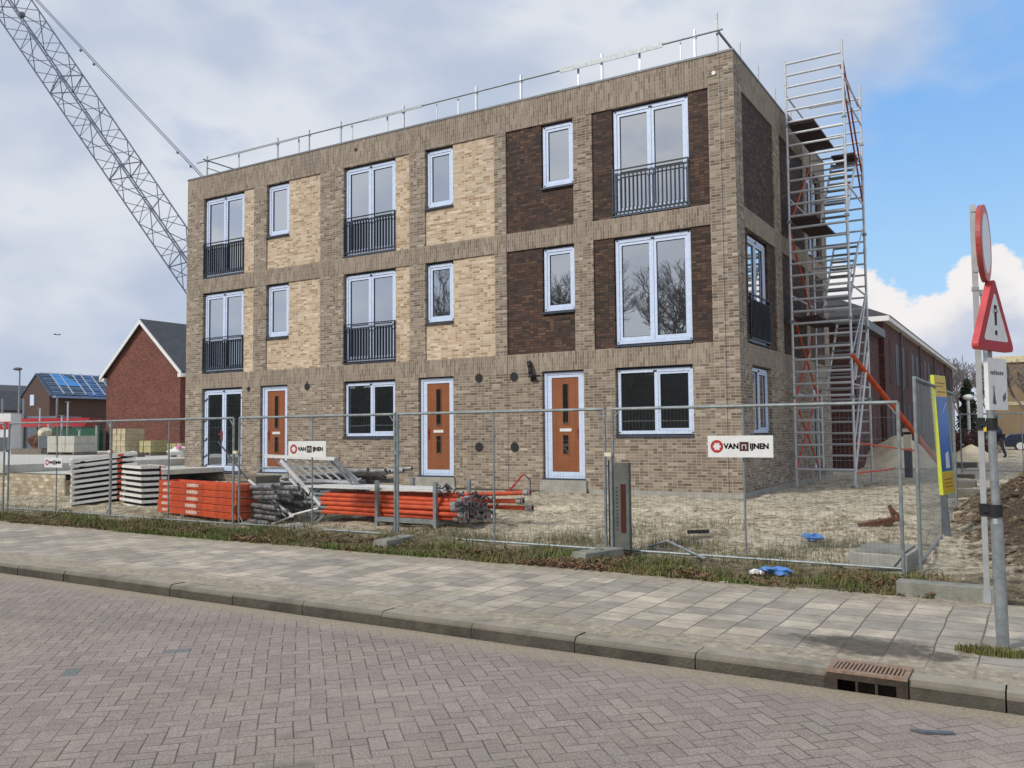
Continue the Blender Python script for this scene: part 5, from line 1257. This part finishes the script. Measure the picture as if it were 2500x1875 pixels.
# ------------------------------------------------------------------ person, bird
def person():
    P = Vector((4.0, 23.6, gz(4.0, 23.6)))
    r = root('person', P, 'person in a dark blue jacket bending forward behind the sign poles', 'person')
    def skin(name, nodes, edges, m, base=0):
        me = bpy.data.meshes.new(name); me.from_pydata([n[:3] for n in nodes], edges, [])
        o = bpy.data.objects.new(name, me); COL.objects.link(o)
        md = o.modifiers.new('s', 'SKIN'); md.use_smooth_shade = True
        sv = me.skin_vertices[0].data
        for i, n in enumerate(nodes): sv[i].radius = (n[3], n[3]); sv[i].use_root = (i == base)
        o.modifiers.new('u', 'SUBSURF').levels = 1
        bpy.context.view_layer.update()
        m2 = bpy.data.meshes.new_from_object(o.evaluated_get(bpy.context.evaluated_depsgraph_get())); bpy.data.objects.remove(o)
        m2.materials.clear(); m2.materials.append(m); q = bpy.data.objects.new(name, m2); COL.objects.link(q); q.parent = r
    # x: leaning to the left (-x)
    legs = [(0, 0, .98, .15), (.02, -.1, .90, .10), (.05, -.12, .50, .075), (.18, -.12, .10, .055), (.08, -.14, .04, .05), (-.05, .1, .90, .10), (-.28, .12, .50, .075), (-.40, .12, .10, .055), (-.52, .13, .04, .05)]
    skin('body', [(0, 0, 1.0, .15), (-.22, 0, 1.30, .16), (-.42, 0, 1.46, .12), (-.52, 0, 1.50, .06), (-.62, 0, 1.56, .10), (-.66, 0, 1.62, .09)], [(0, 1), (1, 2), (2, 3), (3, 4), (4, 5)], m_skin)
    skin('jacket', [(.02, 0, .95, .17), (-.22, 0, 1.30, .19), (-.40, 0, 1.45, .15), (-.40, -.2, 1.42, .08), (-.46, -.24, 1.12, .06), (-.62, -.18, .92, .05), (-.40, .2, 1.42, .08), (-.5, .24, 1.12, .06), (-.66, .16, .95, .05)], [(0, 1), (1, 2), (2, 3), (3, 4), (4, 5), (2, 6), (6, 7), (7, 8)], m_navy)
    skin('trousers', legs, [(0, 1), (1, 2), (2, 3), (3, 4), (0, 5), (5, 6), (6, 7), (7, 8)], m_cloth)
    b = MB(); b.ico(P+Vector((-.64, 0, 1.63)), .105, 2, (1, .95, .85)); b.build('hair', m_hair, r, smooth=True)
    for sg in (-1, 1):
        b = MB(); hx = -.64 if sg < 0 else -.68; c = P+Vector((hx, sg*.17, .88)); b.ico(c, .04, 1, (1, .6, 1.1))
        for f in range(4): b.tube(c+Vector((-.02+.014*f-.01, 0, -.03)), c+Vector((-.03+.014*f, 0, -.09)), .008, 5)
        b.tube(c+Vector((-.03, 0, .0)), c+Vector((-.07, 0, -.04)), .009, 5); b.build('hand', m_skin, r)
person()
b = MB(); c = Vector((-52.8, 16.8, 8.4)); u = Vector((.58, .81, 0))*.45; b.tube(c-Vector((.05, 0, 0)), c+Vector((.12, .05, 0)), .03, 6, .01)
b.add([c, c+u*.3+Vector((0, 0, .08)), c+u*.55, c+u*.25+Vector((.1, 0, -.02))], [(0, 1, 2, 3)]); b.add([c, c-u*.3+Vector((0, 0, .1)), c-u*.55, c-u*.25+Vector((.1, 0, -.02))], [(0, 1, 2, 3)])
tag(b.build('bird', m_black), 'tiny dark bird flying in the grey sky left of the brick gable', 'bird')

# ------------------------------------------------------------------ world, sun, camera
wd = bpy.data.worlds.new('World'); sc.world = wd; wd.use_nodes = True
t = NT(wd.node_tree); bg = wd.node_tree.nodes['Background']
sun_el, sun_az = rad(38), rad(205)   # azimuth clockwise from +Y
sky = t.n('ShaderNodeTexSky'); sky.sky_type = 'NISHITA'; sky.sun_disc = False; sky.sun_elevation = sun_el; sky.sun_rotation = sun_az
sky.air_density = 1.0; sky.dust_density = .6; sky.ozone_density = 1.6
tc = t.n('ShaderNodeTexCoord').outputs['Generated']; x, y, z = t.sep(tc)
az = t.m('MULTIPLY', t.m('ARCTAN2', x, y), 180/math.pi)          # degrees right of +Y
el = t.m('MULTIPLY', t.m('ARCSINE', z), 180/math.pi)
v2 = t.xyz(t.m('MULTIPLY', az, .045), t.m('MULTIPLY', el, .085), 0.)
n_big = t.noise(v2, 1.2, 3, .45); n_mid = t.noise(v2, 2.8, 4, .45); n_hi = t.noise(t.xyz(t.m('MULTIPLY', az, .16), t.m('MULTIPLY', el, .2), 2.), 1.6, 6, .6)
K = 10.0   # background strength is 0.1
def kc(c): return tuple(v*K for v in rgb(c))
ov = t.mix(t.mr(t.m('ADD', t.m('MULTIPLY', n_big, .65), t.m('MULTIPLY', n_mid, .35)), .40, .60), kc((182, 194, 214)) + (1,), kc((216, 221, 229)) + (1,))
ov = t.mix(t.mr(n_mid, .54, .72, 0, .5), ov, kc((154, 176, 212)) + (1,))
# blue opening to the right of the building
bl = t.mix(t.mr(el, 6., 22.), kc((170, 212, 247)) + (1,), kc((130, 182, 240)) + (1,))
bl = t.mix(.1, bl, sky.outputs[0])
wob = t.m('MULTIPLY', t.m('SUBTRACT', n_big, .5), 26.); wob2 = t.m('MULTIPLY', t.m('SUBTRACT', n_mid, .5), 14.)
edge = t.m('ADD', t.m('ADD', az, wob), wob2)
upper = t.m('ADD', t.m('SUBTRACT', el, t.m('MULTIPLY', t.m('ADD', az, 14.), .36)), wob2)
clear = t.m('MULTIPLY', t.mr(edge, -17., -9.), t.mr(upper, 23., 14.5))
clear = t.m('MULTIPLY', clear, t.mr(az, 70., 40.))
c = t.mix(clear, ov, bl)
# cumulus bank low on the right
topl = t.m('ADD', 9.3, t.m('ADD', t.m('MULTIPLY', t.m('SUBTRACT', n_hi, .5), 5.), t.m('MULTIPLY', t.m('SINE', t.m('MULTIPLY', t.m('ADD', az, 4.), .75)), 1.1)))
body = t.mr(t.m('SUBTRACT', topl, el), -.15, .35)
cum = t.mix(t.mr(t.m('SUBTRACT', topl, el), 1.2, 4.6), kc((238, 235, 234)) + (1,), kc((190, 199, 217)) + (1,))
cum = t.mix(t.mr(n_hi, .5, .7, 0, .35), cum, kc((226, 226, 232)) + (1,))
c = t.mix(t.m('MULTIPLY', body, t.mr(az, -24., -13.)), c, cum)
# below the horizon
c = t.mix(t.mr(el, -.5, -3.), c, kc((96, 92, 86)) + (1,))
t.put(bg.inputs[0], c); bg.inputs[1].default_value = .1
sl = bpy.data.lights.new('sun', 'SUN'); sl.energy = 2.4; sl.angle = rad(8); sl.color = (1, .95, .88)
so_ = bpy.data.objects.new('sun', sl); COL.objects.link(so_)
sdv = Vector((math.sin(sun_az)*math.cos(sun_el), math.cos(sun_az)*math.cos(sun_el), math.sin(sun_el)))
so_.rotation_euler = sdv.to_track_quat('Z', 'Y').to_euler()

cam = bpy.data.cameras.new('camera'); co_ = bpy.data.objects.new('camera', cam); COL.objects.link(co_); sc.camera = co_
yaw, pitch, roll = .5443, .0561, -.0093
fw = Vector((-math.sin(yaw)*math.cos(pitch), math.cos(yaw)*math.cos(pitch), math.sin(pitch)))
rr = Vector((math.cos(yaw), math.sin(yaw), 0)); uu = rr.cross(fw)
r2 = rr*math.cos(roll)+uu*math.sin(roll); u2 = -rr*math.sin(roll)+uu*math.cos(roll)
mt = Matrix((r2, u2, -fw)).transposed().to_4x4(); mt.translation = Vector((5.2041, -17.8351, 1.3171)); co_.matrix_world = mt
cam.sensor_width = 36; cam.lens = 2098.8/2500*36; cam.clip_start = .05; cam.clip_end = 5000
vs_ = sc.view_settings; vs_.view_transform = 'Standard'; vs_.look = 'None'; vs_.gamma = 1; vs_.exposure = .08; vs_.use_curve_mapping = False
